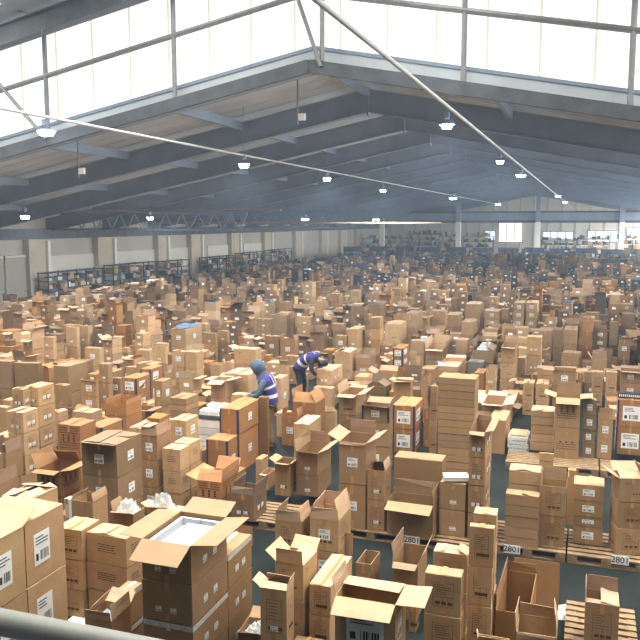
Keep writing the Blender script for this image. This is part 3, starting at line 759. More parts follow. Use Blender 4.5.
ORD = {2: ['top', 'bottom'], 3: ['top', 'middle', 'bottom'], 4: ['top', 'second', 'third', 'bottom'], 5: ['top', 'second', 'third', 'fourth', 'bottom'],
       6: ['top', 'second', 'third', 'fourth', 'fifth', 'bottom'], 7: ['top', 'second', 'third', 'fourth', 'fifth', 'sixth', 'bottom']}
seen_lab = {}
PENDING = []
KEEP = set('''142_542_0 333_600_0 142_542_1 -32_520_0 386_503_0 -60_541_0 82_443_0 338_442_0 259_589_0 492_612_0 583_604_0 275_563_0 309_519_0 142_542_2 36_470_0 86_536_0 422_575_0 -32_520_1 196_481_0 84_619_0 391_563_0 513_634_0 295_452_0 393_459_0 308_585_0 230_494_0 82_443_1 539_486_0 554_397.5_0 86_536_1 219_409_0 613_478_0 274_521_0 197_554_0 466_527_0 57_529_0 58_425_0 71_501_0 422_575_1 466_527_1 466_431_0 431_553_0 141_435_0 392_405.5_0 366_470_0 274_463_0 613_478_2 338_394_0 197_554_1 338_442_1 438_483_0 206_440_0 613_478_1 466_527_2 54_366_0 361_406_0 292_402_0 554_397.5_1 539_486_1 8_412_0 572_485_0 438_483_1 295_452_1 219_409_1 616_400_1 3_499_0 437_378_0 162_449_0 106_404_0 616_400_0 488_420_0 392_405.5_1 13_363_0 171_420_0 -14_452_0 57_529_1 507_471_0 366_470_1 466_431_1 258_397_0 355_563_0 437_378_1 308_585_1 481_404_0 275_563_1 141_435_1 224_374_0 162_449_1 425_349_0 25_387_0 281_416_0 437_378_2 57_529_2 171_329_0 572_485_3 210_380_0 504_495_0 466_431_2 122_378_0 112_513_0 115_592_0 572_485_1 470_514_0 384_324_0 154_381_0 316_370_0 437_378_3 234_349_0 8_412_1 597_421_0 552_371_0 437_378_4 293_424_0 -26_484_0 197_554_2 500_347_0 309_332_0 472_350_0 403_314_0 -12_361_0 334_352_0 437_378_5 236_633_0 272_378_0 566_470_0 393_381_0 271_315_0 504_495_1 361_406_1 346_329_0 620_371_0 55_385_0 504_495_2 436_366_0 13_389_0 173_443_0 280_340_0 185_352_0 25_387_2 25_387_1 -60_541_1 504_495_3 355_358_0 465_304_0 264_336_0 72_412_0 86_427_0 526_337_0 591_359_0 562_353_0 597_421_1 504_495_4 500_347_1 152_346_0 572_485_2 85_348_0 170_398_0 430_311_0 99_364_0 81_381_0 535_384_0 106_404_1 66_327_0 618_338_0 140_369_0 77_326_0 605_372_0 429_386_0 429_386_1 530_411_0 461_322_0 420_376_0 162_449_2 522_383_0 313_388_0 437_378_6 563_330_0 141_435_2 591_372_0 309_519_1 407_606_0 526_337_1 255_459_0 485_372_0 361_406_2 172_351_0 621_314_0 99_364_1 455_340_0 424_411_0 530_411_2 320_412_0 445_315_0 507_471_1 609_322_0 392_348_0 538_331_0 52_412_0 338_394_1 582_400_1 530_411_4 8_412_2 582_400_0 467_362_0 86_536_2 410_341_0 81_381_1 530_411_1 259_474_0 553_330_0 198_420_0 275_366_0 110_378_0 620_371_1 530_411_3 147_509_0 592_330_0 474_373_0 582_400_3 256_319_0 -10_407_0 484_311_0 64_499_0 202_333_0 170_398_1 582_400_2 129_428_0 517_358_0 335_336_0 115_592_1 500_347_2 210_365_0 431_553_1 582_318_1 136_364_0 522_383_1 582_318_0 297_317_0 40_337_1 54_366_1 474_641_0 40_337_0 553_330_1 276_413_0 198_420_1 470_514_2 525_303_0 217_331_1 392_348_1 217_331_0 137_350_0 256_319_1 170_398_2 285_356_0 222_363_0 537_453_0 513_303_0 172_351_1 122_378_1 36_470_1 525_303_2 185_352_1 620_304_0 82_443_2 66_327_1 173_443_1 525_303_1 592_330_1 297_317_1 316_370_1 466_431_3 -12_361_1 210_380_1 202_333_1 591_372_1 484_311_1 582_318_2 154_381_1 391_563_1 425_349_1 355_358_1 513_303_1 392_348_2 470_514_1 563_330_1 231_395_0 173_443_2 538_331_1 285_356_1 292_402_1 537_453_1 420_376_1 513_303_2 77_326_1 126_367_0 577_373_0 334_352_1 290_646_0'''.split())
NB = 0
for s in S:
    hs = s['hs']; T = sum(hs); n = len(hs); z = s['zb']+s['H']; w = s['x1']-s['x0']; xc = (s['x0']+s['x1'])/2; yc = s['Y']+s['l']/2
    random.seed(int(s['xl']*31+s['yt']*7))
    k = s['H']/T
    # perspective makes upper boxes show a little taller; share heights by their pixels
    for i, hp in enumerate(hs):
        h = hp*k; z -= h
        jx, jy = (random.uniform(-.007, .007), random.uniform(-.007, .004)) if i else (0, 0)
        sq = random.uniform(0, .012)
        rz = math.radians(s['rot']+(random.uniform(-.5, .5) if n > 1 else random.uniform(-1., 1.)))
        mk = s['mk']; cc = s['col']
        top = s['top'] if i == 0 else 'n'
        faces = 'fr' if (s['xl']+s['xr'])/2 < 590 else 'fl'
        m = mk.split('|'); m = m[min(i, len(m)-1)]
        key = '%g_%g_%d' % (s['xl'], s['yt'], i)
        o = make_box(xc+jx, yc+jy, max(z, 0)+.0015, w-.022-sq, s['l']-.022-sq, h-.009, rz, top, m, cc, faces)
        NB += 1
        if KEEP and key not in KEEP: PENDING.append(o); continue
        if not KEEP: o['key'] = key
        open_ = s['top'].startswith('o') and i == 0
        look = s['look'] if (s['look'] and i == 0) else ('open ' if open_ else '')+CN[cc]+' cardboard box'
        ex = ''
        if not (s['look'] and i == 0):
            if 'B' in m: ex = ' with big white label'
            elif 'E' in m: ex = ' with blue edges'
            elif 'T' in m: ex = ' covered in dark print'
            elif 'L' in m or 'R' in m: ex = ' with white label'
            elif 'p' in m: ex = ' with printed frame'
        pos = '' if n == 1 else ORD[n][i]+' of the stack '
        lab = look+ex+', '+pos+s['place']
        if len(lab.replace('-', ' ').split()) > 16: lab = look+', '+pos+s['place']
        if len(lab.replace('-', ' ').split()) > 16: lab = lab.replace('cardboard box', 'box')
        if lab in seen_lab: print('DUP', lab)
        if len(lab.replace('-', ' ').split()) > 16: print('LONG', lab)
        seen_lab[lab] = 1
        tag(o, lab, 'box', 'cardboard boxes stacked across the warehouse floor')
    s['ztop'] = s['zb']+s['H']
print('boxes', NB)
# ------------------------------------------------------------------ pallets
def pallet(x, y, w, l, rz, label):
    e = empty('pallet', (x, y, 0), rz); tag(e, label, 'pallet', 'wooden pallets under the boxes')
    b = MB()
    for i in range(7): c = -l/2+.05+(l-.1)*i/6; b.box(-w/2, c-.045, .122, w/2, c+.045, .142, 'wood')
    b.build('deck', e)
    b = MB()
    for c in (-w/2+.05, 0, w/2-.05): b.box(c-.05, -l/2, .1, c+.05, l/2, .1215, 'wood')
    for c in (-l/2+.05, 0, l/2-.05): b.box(-w/2, c-.05, .001, w/2, c+.05, .019, 'wood')
    b.build('bearer', e)
    for cx in (-w/2+.07, 0, w/2-.07):
        for cy in (-l/2+.05, 0, l/2-.05):
            b = MB(); b.box(cx-.07, cy-.05, .0195, cx+.07, cy+.05, .0995, 'wood'); b.build('block', e)
    return e
def sign(px, py, Y, text, label, w=.24):
    X, Z = aty(px, py, Y)
    e = empty('pallet_sign', (X, Y-.012, Z)); tag(e, label, 'sign', 'numbered signs on the pallet fronts')
    b = MB(); b.box(-w/2, 0, -.065, w/2, .006, .065, 'label'); b.build('sign_board', e)
    cu = bpy.data.curves.new('lettering', 'FONT'); cu.body = text; cu.size = .125; cu.align_x = 'CENTER'; cu.align_y = 'CENTER'; cu.extrude = .001; cu.offset = .0005
    cu.materials.append(M['black']); o = bpy.data.objects.new('lettering', cu); COL.objects.link(o)
    nm = bpy.data.meshes.new_from_object(o.evaluated_get(bpy.context.evaluated_depsgraph_get())); bpy.data.objects.remove(o)
    o = bpy.data.objects.new('lettering', nm); COL.objects.link(o); o.parent = e; o.location = (0, -.003, .0); o.rotation_euler = (math.pi/2, 0, 0)
def prow(px0, px1, yb, n, l, labs):
    """a row of n pallets; the front edge runs from px0 to px1"""
    X, Yf = atz((px0+px1)/2, yb, 0)
    x0 = aty(px0, yb, Yf)[0]; x1 = aty(px1, yb, Yf)[0]; w = (x1-x0)/n
    for i in range(n): pallet(x0+w*(i+.5), Yf+l/2, w-.03, l, 0, labs[i])
    return Yf
Yp = prow(489, 648, 563, 2, 1.0, ['wooden pallet carrying flat cartons, left of the two in front right', 'wooden pallet cut by the right frame edge, front row'])
sign(512, 549, Yp, '2801', 'white sign 2801 under the flat cartons')
sign(620, 560, Yp, '2801', 'white sign 2801 at the right frame edge')
Yq = prow(334, 488, 546, 2, 1.0, ['wooden pallet under the tall winged box, centre', 'wooden pallet with the sign below the hanging flap'])
sign(412, 540, Yq, '2801', 'white sign 2801 below the hanging front flap')
prow(504, 650, 475, 3, .8, ['wooden pallet left in the second row at right', 'wooden pallet under the heavily printed boxes', 'wooden pallet under the white-labelled orange boxes'])
prow(562, 640, 656, 1, 1.0, ['wooden pallet under the lone open box, bottom right'])
prow(236, 290, 530, 1, .9, ['weathered wooden pallet end visible left of centre'])
prow(186, 226, 522, 1, .6, ['wooden pallet under the printed orange open box'])
# ------------------------------------------------------------------ people
def skin_mesh(name, verts, edges, radii, m, parent, sub=1, root=0):
    me = bpy.data.meshes.new(name); me.from_pydata(verts, edges, [])
    o = bpy.data.objects.new(name, me); COL.objects.link(o)
    md = o.modifiers.new('s', 'SKIN'); md.use_smooth_shade = True
    o.modifiers.new('u', 'SUBSURF').levels = sub; o.modifiers[-1].render_levels = sub
    sk = me.skin_vertices[0].data if me.skin_vertices else None
    if sk is None:
        import bmesh
        bm = bmesh.new(); bm.from_mesh(me); bm.verts.layers.skin.verify(); bm.to_mesh(me); bm.free(); sk = me.skin_vertices[0].data
    for i, r in enumerate(radii): sk[i].radius = (r, r) if not isinstance(r, tuple) else r
    for i in range(len(verts)): sk[i].use_root = (i == root)
    dg = bpy.context.evaluated_depsgraph_get(); nm = bpy.data.meshes.new_from_object(o.evaluated_get(dg))
    o.modifiers.clear(); o.data = nm; nm.materials.clear(); nm.materials.append(M[m]); o.parent = parent
    return o
def loft(name, rings, parent, n=16, cap=True):
    """rings: (centre, up direction, half width (y), half depth, material)"""
    b = MB(); prev = None
    for (c, d, ry, rd, m) in rings:
        c = Vector(c); d = Vector(d).normalized(); y = Vector((0, 1, 0)); f = y.cross(d).normalized()
        st = len(b.v)
        for i in range(n):
            t = 2*math.pi*i/n; ct, sn = math.cos(t), math.sin(t)
            s = (abs(ct)**.8)*(1 if ct > 0 else -1)
            b.v.append(tuple(c+y*ry*s+f*rd*sn))
        if prev is not None:
            k = b.mi(m)
            for i in range(n): j = (i+1) % n; b.f.append((prev+i, prev+j, st+j, st+i)); b.m.append(k); b.c.append(None)
        prev = st
    if cap:
        b.f.append(tuple(range(prev, prev+n))); b.m.append(b.mi(rings[-1][4])); b.c.append(None)
    return b.build(name, parent, smooth=True)
def interp(P, t):
    t = max(0, min(.9999, t))*(len(P)-1); i = int(t); u = t-i; return Vector(P[i]).lerp(Vector(P[i+1]), u)
def worker(X, Y, rz, J, label, top, vest, legs, head, cap, name='person', reflect=True):
    r = empty(name, (X, Y, 0), rz); tag(r, label, 'person')
    # the body: one continuous figure with hands and fingers
    V = [J['pel'], J['sp'], J['ch'], J['nk'], J['hd'], J['ht']]; E = [(0, 1), (1, 2), (2, 3), (3, 4), (4, 5)]; R = [.1, .1, .11, .052, .085, .07]
    for s in (-1, 1):
        sh = (J['sh'][0], s*J['sh'][1], J['sh'][2]); el = (J['el'][0], s*J['el'][1], J['el'][2]); ha = (J['ha'][0], s*J['ha'][1], J['ha'][2])
        i = len(V); V += [sh, el, ha]; R += [.05, .04, .027]; E += [(2, i), (i, i+1), (i+1, i+2)]
        d = (Vector(ha)-Vector(el)).normalized(); dn = Vector((0, 0, -1)); sd = Vector((0, 1, 0))
        pm = Vector(ha)+d*.07; V.append(tuple(pm)); R.append((.035, .018)); E.append((i+2, i+3)); p = i+3
        for q in range(4):
            L = (.07, .08, .075, .06)[q]; b0 = pm+sd*(.027-.018*q)+d*.02; m0 = b0+d*L*.55+dn*.008; e0 = m0+(d*.5+dn*.8).normalized()*L*.45
            k = len(V); V += [tuple(b0), tuple(m0), tuple(e0)]; R += [.0095, .0085, .007]; E += [(p, k), (k, k+1), (k+1, k+2)]
        b0 = Vector(ha)+d*.03+sd*.03*(-s); m0 = b0+(d+sd*(-s)*.8).normalized()*.04; k = len(V); V += [tuple(m0), tuple(m0+d*.03)]; R += [.011, .008]; E += [(p, k), (k, k+1)]
        hp = (J['pel'][0], s*.09, J['pel'][2]-.03); kn = (J['kn'][0], s*.1, J['kn'][2]); an = (J['an'][0], s*.11, J['an'][2]); to = (J['an'][0]+.16, s*.13, .035)
        k = len(V); V += [hp, kn, an, to]; R += [.08, .055, .04, .03]; E += [(0, k), (k, k+1), (k+1, k+2), (k+2, k+3)]
    skin_mesh('body', V, E, R, 'skin', r)
    # face: nose, eyes, ears
    hd = Vector(J['hd']); ax = (Vector(J['ht'])-Vector(J['nk'])).normalized(); fr = Vector((0, 1, 0)).cross(ax).normalized()
    if fr.x < 0: fr = -fr
    b = MB(); c = hd+fr*.085+ax*.005; b.tube(tuple(c), tuple(c+fr*.03-ax*.015), .012, 'skin', 6, r2=.006); 
    for s in (-1, 1):
        c2 = hd+fr*.08+ax*.03+Vector((0, s*.03, 0)); b.tube(tuple(c2), tuple(c2+fr*.008), .009, 'black', 6)
        c3 = hd+Vector((0, s*.085, 0)); b.tube(tuple(c3), tuple(c3+Vector((0, s*.012, 0))), .022, 'skin', 7)
    c4 = hd+fr*.083-ax*.04; b.box(c4.x-.004, c4.y-.02, c4.z-.004, c4.x+.004, c4.y+.02, c4.z+.004, 'ink'); b.build('face', r)
    # sleeves and torso of the jumper
    V = [J['ch']]; E = []; R = [.1]
    for s in (-1, 1):
        sh = (J['sh'][0], s*J['sh'][1], J['sh'][2]); el = (J['el'][0], s*J['el'][1], J['el'][2]); ha = (J['ha'][0], s*J['ha'][1], J['ha'][2])
        i = len(V); V += [sh, el, tuple(Vector(el).lerp(Vector(ha), .95))]; R += [.078, .062, .048]; E += [(0, i), (i, i+1), (i+1, i+2)]
    skin_mesh('sleeves', V, E, R, top, r)
    sp = [J['pel'], J['sp'], J['ch'], J['nk']]
    prof = [(-.02, .17, .13), (.12, .175, .13), (.3, .17, .125), (.5, .185, .13), (.68, .2, .135), (.82, .18, .12), (.93, .1, .085), (1., .065, .065)]
    def rings(t0, t1, g, mf, n=14):
        out = []
        for i in range(n+1):
            t = t0+(t1-t0)*i/n; c = interp(sp, t); d = interp(sp, min(1, t+.06))-interp(sp, max(0, t-.06))
            for a, bb in zip(prof, prof[1:]):
                if a[0] <= t <= bb[0] or (t < prof[0][0] and a is prof[0]): u = (t-a[0])/(bb[0]-a[0]); ry, rd = a[1]+(bb[1]-a[1])*u, a[2]+(bb[2]-a[2])*u
            out.append((tuple(c), tuple(d), ry+g, rd+g, mf(t)))
        return out
    loft('jumper', rings(-.02, 1., .0, lambda t: top), r)
    if vest:
        loft('safety_vest', rings(.02, .9, .022, lambda t: 'reflect' if reflect and (.2 < t < .3 or .46 < t < .55) else vest, 26), r, cap=False)
        for s in (-1, 1):                                # shoulder bands
            b = MB(); pts = []
            for t in (.46, .6, .74, .84):
                c = interp(sp, t); d = (interp(sp, t+.06)-interp(sp, t-.06)).normalized(); f = Vector((0, 1, 0)).cross(d).normalized()
                w_ = .16 if t < .8 else .145
                pts.append((c-f*(w_), c+f*(w_)))
            for side in (0, 1):
                b = MB()
                for a, c in zip(pts, pts[1:]):
                    y0, y1 = s*.085, s*.125
                    A_, C_ = a[side], c[side]; b.quad([(A_.x, y0, A_.z), (A_.x, y1, A_.z), (C_.x, y1, C_.z), (C_.x, y0, C_.z)], 'reflect')
                b.build('reflective_band', r)
    # trousers and shoes
    V = [J['pel']]; E = []; R = [.125]
    for s in (-1, 1):
        hp = (J['pel'][0], s*.095, J['pel'][2]-.06); kn = (J['kn'][0], s*.1, J['kn'][2]); an = (J['an'][0], s*.11, J['an'][2]+.02)
        i = len(V); V += [hp, kn, an]; R += [.098, .078, .062]; E += [(0, i), (i, i+1), (i+1, i+2)]
    skin_mesh('trousers', V, E, R, legs, r)
    for s in (-1, 1):
        b = MB(); x, y = J['an'][0], s*.115
        b.box(x-.07, y-.045, .0, x+.2, y+.045, .03, 'shoe'); b.box(x-.06, y-.04, .03, x+.12, y+.04, .1, 'shoe'); b.box(x+.12, y-.038, .03, x+.19, y+.038, .065, 'shoe'); b.build('shoe', r)
    if cap == 'hood':
        c0 = Vector(J['nk']); loft('hood_drape', [(tuple(c0-Vector((.02, 0, .07))), (.2, 0, 1), .15, .12, head), (tuple(c0+Vector((0, 0, .0))), (.2, 0, 1), .12, .11, head), (tuple(c0+Vector((.02, 0, .07))), (.3, 0, 1), .1, .1, head)], r, cap=False)
    # hood or cap
    hc = Vector(J['hd'])
    b = MB(); n, m_ = 14, 9; ring = []
    for i in range(m_+1):
        ph = math.pi*i/m_
        for j in range(n):
            th = 2*math.pi*j/n; R_ = .14 if cap == 'hood' else .108
            p = Vector((math.sin(ph)*math.cos(th)*R_*1.08, math.sin(ph)*math.sin(th)*R_*.92, math.cos(ph)*R_*1.12))
            b.v.append(tuple(hc+fr*p.x+Vector((0, p.y, 0))+ax*(p.z+.02)))
    k = b.mi(head)
    for i in range(m_):
        for j in range(n):
            a = i*n+j; c = i*n+(j+1) % n; th = 2*math.pi*(j+.5)/n; z = math.cos(math.pi*(i+.5)/m_)
            front = math.cos(th) > .45
            if cap == 'hood' and front and -.95 < z < .62: continue
            if cap == 'cap' and z < (-.5 if not front else .25): continue
            b.f.append((a, c, c+n, a+n)); b.m.append(k); b.c.append(None)
    o = b.build('hood' if cap == 'hood' else 'cap', r, smooth=True)
    sd = o.modifiers.new('t', 'SOLIDIFY'); sd.thickness = .012
    return r
X, Y = atz(271, 449, 0)
J1 = dict(pel=(0, 0, .92), sp=(.02, 0, 1.14), ch=(.09, 0, 1.36), nk=(.17, 0, 1.48), hd=(.24, 0, 1.6), ht=(.27, 0, 1.69), sh=(.1, .19, 1.38), el=(.2, .25, 1.12), ha=(.43, .14, 1.06), kn=(.03, 0, .5), an=(-.02, 0, .08))
worker(X, Y, math.radians(194), J1, 'standing worker in grey-blue hoodie with purple reflective vest reaching left', 'hood', 'vest', 'trouser', 'hood', 'hood').scale = (1.13, 1.13, 1.13)
X, Y = atz(300, 403, 0)
J2 = dict(pel=(0, 0, .93), sp=(.17, 0, 1.15), ch=(.42, 0, 1.24), nk=(.58, 0, 1.21), hd=(.71, 0, 1.15), ht=(.79, 0, 1.14), sh=(.46, .19, 1.2), el=(.5, .24, .95), ha=(.6, .14, .8), kn=(.07, 0, .5), an=(-.03, 0, .08))
worker(X, Y, math.radians(-12), J2, 'worker in purple vest and dark cap bending over an open box', 'darkc', 'vest', 'darkc', 'navy', 'cap').scale = (1.07, 1.07, 1.07)
X, Y = PX3 = atz(392, 300, 0)
worker(X, Y, math.radians(160), J1, 'distant worker in dark blue clothing standing among far boxes', 'navy', 'navy', 'darkc', 'navy', 'cap', reflect=False)

# ------------------------------------------------------------------ things lying on the boxes
def find(xl, yt): return min(S, key=lambda s: abs((s['xl'])-xl)+abs(s['yt']-yt))
def lump(name, x, y, z, w, l, h, m, label, cat, seed=1, n=12):
    random.seed(seed); b = MB(); k = b.mi(m)
    for i in range(n+1):
        for j in range(n+1):
            u, v = i/n, j/n; e = min(u, 1-u, v, 1-v)*4; e = min(1, e)
            b.v.append((x+(u-.5)*w+random.uniform(-.02, .02)*w, y+(v-.5)*l+random.uniform(-.02, .02)*l, z+h*e*(.55+.45*random.random())))
    for i in range(n):
        for j in range(n):
            a = i*(n+1)+j; b.f.append((a, a+n+1, a+n+2, a+1)); b.m.append(k); b.c.append(None)
    return tag(b.build(name), label, cat)
def on(s): return (s['x0']+s['x1'])/2, s['Y']+s['l']/2, s['ztop'], s['x1']-s['x0'], s['l']
s = find(142, 542); x, y, z, w, l = on(s)
e = empty('foam_tray', (x, y, z-.25)); tag(e, 'white foam tray set inside the open brown box with spread flaps', 'packaging')
b = MB(); w2, l2 = w/2-.04, l/2-.04
b.box(-w2, -l2, 0, w2, l2, .1, 'foam'); b.box(-w2, l2-.04, .1, -.01, l2, .19, 'foam'); b.box(.01, l2-.04, .1, w2, l2, .19, 'foam'); b.box(-w2, -l2, .1, -w2+.04, l2-.05, .19, 'foam'); b.box(w2-.04, -l2, .1, w2, l2-.05, .19, 'foam'); b.build('tray', e)
b = MB(); b.box(-w2*.45, -l2*.7, .102, w2*.75, l2*.7, .17, 'foam'); b.build('foam_pad', e)
for (a, c, lb, hh, dz, sx) in ((84, 619, 'white crumpled wrap inside the open box above the railing', .12, -.14, .7), (236, 633, 'clear bubble wrap filling the small box on the floor', .14, -.12, .8),
        (3, 500, 'dark-toned crumpled paper deep inside the gaping box', .1, -.2, .6)):
    s = find(a, c); x, y, z, w, l = on(s); lump('bubble_wrap', x, y, z+dz, w*sx, l*sx, hh, 'bubble' if a != 3 else 'paper', lb, 'packaging', a)
# the big shallow flap-box heaped with wrap between the text block and the foam box
s = find(147, 509); x, y, z, w, l = on(s); lump('plastic_bag', x, y, z-.06, w*.85, l*.8, .24, 'bubble', 'white plastic bag heaped behind the foam-filled box', 'bag', 41)
s = find(112, 513); x, y, z, w, l = on(s); lump('bubble_wrap', x, y, z-.06, w*.85, l*.8, .2, 'bubble', 'clear film bunched left of the heaped white plastic bag', 'packaging', 42)
s = find(198, 420); x, y, z, w, l = on(s)
e = empty('plastic_tray', (x, y, z+.02)); tag(e, 'dark green tray holding white parcels left of hooded worker', 'tray')
b = MB(); b.box(-w*.6, -l*.5, 0, w*.6, l*.5, .02, 'green'); b.build('tray_base', e)
b = MB()
for (x0, y0, x1, y1) in ((-.6, -.5, .6, -.46), (-.6, .46, .6, .5), (-.6, -.46, -.56, .46), (.56, -.46, .6, .46)): b.box(w*x0, l*y0, .02, w*x1, l*y1, .07, 'green')
b.build('tray_rim', e)
random.seed(5); q = 0
for (dx, dy) in ((-.3, -.25), (.12, -.25), (-.3, .2), (.15, .2)):
    zz = z+.042
    for k in range(3 if dy < 0 else 4):
        o = empty('parcel', (x+dx*w, y+dy*l, zz), random.uniform(-.2, .2)); b = MB(); b.box(-w*.18, -l*.18, 0, w*.18, l*.18, .042, 'paper'); b.build('wrapper', o)
        b = MB(); b.quad([(-.05, -.04, .0435), (.05, -.04, .0435), (.05, .04, .0435), (-.05, .04, .0435)], 'label'); b.build('shipping_label', o)
        tag(o, 'white flat parcel piled in the green tray', 'parcel', 'white parcels in the green tray'); zz += .046
s = find(438, 483); x, y, z, w, l = on(s)
o = empty('booklet', (x+.02, y-.02, z+.02), .3); b = MB(); b.box(-.19, -.12, 0, .19, .12, .055, 'paper'); b.build('pages', o); b = MB(); b.box(-.195, -.125, .0555, .195, .125, .06, 'white'); b.build('cover', o)
tag(o, 'thick white booklet lying on a brown box at centre', 'book')
s = find(171, 329); x, y, z, w, l = on(s)
for i in range(3): lump('plastic_bag', x-.17+i*.17, y, z+.024, w*.27, l*.8, .09, 'bluep', ['left', 'middle', 'right'][i]+' of three blue plastic bags on the stickered box', 'bag', 3+i, 8)
s = find(616, 400); x, y, z, w, l = on(s)
e = empty('keyboard_pack', (x, y-.1, z+.022), .02); tag(e, 'black and white wrapped bundle on the orange box, right edge', 'parcel')
b = MB(); b.box(-.28, -.1, 0, .28, .1, .09, 'black'); b.build('bundle', e); b = MB()
for i in range(14): b.box(-.26+i*.038, -.102, .02, -.24+i*.038, -.1005, .07, 'label')
b.build('printed_wrap', e)
s = find(472, 350); x, y, z, w, l = on(s); lump('bubble_wrap', x, y, z-.05, w*.75, l*.7, .2, 'bubble', 'bubble wrap spilling from the dull box right of the tower', 'packaging', 9)
s = find(371-1, 358)
s = find(320, 412); x, y, z, w, l = on(s); lump('packing_paper', x, y, z+.004, w*.9, l*.9, .12, 'wood', 'crumpled tan packing paper heap at picture centre', 'packaging', 19, 9)
s = find(334, 352); x, y, z, w, l = on(s)
o = tag((lambda b: (b.box(-.15, -.1, 0, .15, .1, .008, 'paper'), b.build('paper_sheet', None, (x, y, z+.03)))[1])(MB()), 'grey paper lying on the box beside the bending worker', 'paper')
s = find(355, 563); x, y, z, w, l = on(s)
tag((lambda b: (b.box(-.1, -.07, 0, .1, .07, .01, 'paper'), b.build('paper_sheet', None, (x, y, z-.25)))[1])(MB()), 'white slip lying inside the small tray-like box', 'paper')
X, Y = atz(78, 622, 0); tag((lambda b: (b.box(-.14, -.2, 0.001, .14, .2, .012, 'white'), b.build('paper_sheet', None, (X, Y, 0)))[1])(MB()), 'white sheet on the floor beside the printed cubes', 'paper')
X, Y = atz(566, 615, 0); lump('bubble_wrap', X, Y, .01, .3, .35, .12, 'bubble', 'crumpled clear film on the floor, bottom right', 'packaging', 29, 9)
# loose leaning sheets of board
def sheet_thing(px0, px1, ytop, yb, label, lean=.12, c='k'):
    X, Yf = atz((px0+px1)/2, yb, 0); x0 = aty(px0, yb, Yf)[0]; x1 = aty(px1, yb, Yf)[0]; zt = aty((px0+px1)/2, ytop, Yf)[1]
    b = MB(); b.beam(((x0+x1)/2, Yf, 0.003), ((x0+x1)/2, Yf+lean, zt), x1-x0, .01, 'card', side=Vector((1, 0, 0))); o = b.build('cardboard_sheet'); setcol(o, CC[c]); tag(o, label, 'cardboard'); return o
sheet_thing(512, 558, 563, 612, 'flattened brown sheet standing on the floor, bottom right', .1, 'b')
sheet_thing(342, 352, 534, 575, 'narrow cardboard offcut leaning beside the upright-flap box', .05, 'k')
def wrapped(px0, px1, ytop, yb, label):
    X, Yf = atz((px0+px1)/2, yb, 0); x0 = aty(px0, yb, Yf)[0]; x1 = aty(px1, yb, Yf)[0]; zt = aty((px0+px1)/2, ytop, Yf)[1]
    random.seed(int(px0)); b = MB(); n = max(3, int(zt/.07)); w = (x1-x0)/2
    e = empty('wrapped_bundle', ((x0+x1)/2, Yf+.3, 0.002)); tag(e, label, 'bundle')
    for i in range(n): b.box(-w+random.uniform(0, .03), -.3, zt*i/n+.004, w-random.uniform(0, .03), .3, zt*(i+1)/n-.008, 'bubble', jit=.006)
    b.build('film_layers', e); b = MB(); b.box(-w+.04, -.26, zt+.001, w-.04, .26, zt+.03, 'card', jit=.004); o = b.build('top_sheet', e); setcol(o, CC['t'])
wrapped(507, 528, 437, 456, 'film-wrapped flat bundle between the second-row pallets and the tower')
wrapped(563, 571, 484, 548, 'slim film-wrapped bundle behind the two front right pallets') if False else None
# ------------------------------------------------------------------ near guard rail
Xr, Zr = aty(60, 634, 2.05)
e = empty('guard_rail', (0, 2.05, 0)); tag(e, 'pale metal guard rail crossing the bottom left corner', 'railing')
b = MB(); b.tube((-3.2, 0, Zr), (1.2, 0, Zr), .045, 'rail', 16); o = b.build('top_rail', e, smooth=True)
for x in (-3.1, 1.15):
    b = MB(); b.tube((x, 0, 3.), (x, 0, Zr-.046), .03, 'rail', 10); b.build('post', e)
# gallery deck on which the rail and the viewer stand
b = MB(); b.box(-4, YN, 2.85, 4, 2.2, 3.0, 'steel2'); struct(b.build('floor_gallery'))
for x in (-3.8, 3.8): b = MB(); b.box(x-.1, 1.9, 0, x+.1, 2.1, 2.85, 'steel2'); struct(b.build('pillar_gallery'))

# ------------------------------------------------------------------ racks along the left wall and far equipment
goods = MB(); random.seed(21)
GC = [(220, 190, 150), (235, 232, 226), (150, 118, 84), (176, 140, 100), (120, 98, 76), (210, 205, 196), (70, 84, 104), (190, 150, 100), (90, 84, 78)]
def rack(x, y, w, d, h, rz, label, lv=5, fill=.8):
    """w runs along the rack; local x = width"""
    e = empty('storage_rack', (x, y, 0), rz); tag(e, label, 'shelf rack', 'blue steel racks')
    nb = max(1, round(w/1.6))
    for i in range(nb+1):
        xx = -w/2+w*i/nb; b = MB()
        for yy in (-d/2, d/2): b.box(xx-.03, yy-.03, 0, xx+.03, yy+.03, h, 'rack')
        b.build('upright', e)
    R = Matrix.Rotation(rz, 4, 'Z')
    for k in range(lv):
        z = .12+(h-.2)*k/(lv-1); b = MB(); b.box(-w/2, -d/2, z, w/2, d/2, z+.05, 'rack'); b.build('shelf', e)
        a = -w/2+.08
        if k == lv-1 and fill < .9: continue
        while a < w/2-.3:
            ww = random.uniform(.2, .5); hh = random.uniform(.15, (h-.2)/(lv-1)-.12)
            if random.random() < fill:
                c = lin(random.choice(GC)); mx = Matrix.Translation((x, y, 0)) @ R
                goods.box(a, -d/2+.04, z+.051, a+ww-.03, d/2-.06, z+.05+hh, 'massc', mx=mx, col=c)
            a += ww
def wall_rack(pxa, pxb, ytop, label):
    xx = XL+1.5; ya = atx(pxa, ytop+8, xx)[0]; yb = atx(pxb, ytop+8, xx)[0]; zt = atx((pxa+pxb)/2, ytop, xx)[1]
    rack(xx-.4, (ya+yb)/2, yb-ya, .7, max(1.8, zt), math.radians(90), label)
wall_rack(49, 104, 270, 'loaded blue rack between the first two left pilasters')
wall_rack(114, 158, 263, 'loaded blue rack between second and third left pilasters')
wall_rack(166, 190, 260, 'loaded blue rack beside the third left pilaster')
wall_rack(208, 236, 256, 'loaded blue rack beside the fourth left pilaster')
wall_rack(243, 264, 252, 'loaded blue rack beside the fifth left pilaster')
wall_rack(272, 292, 249, 'loaded blue rack beside the sixth left pilaster')
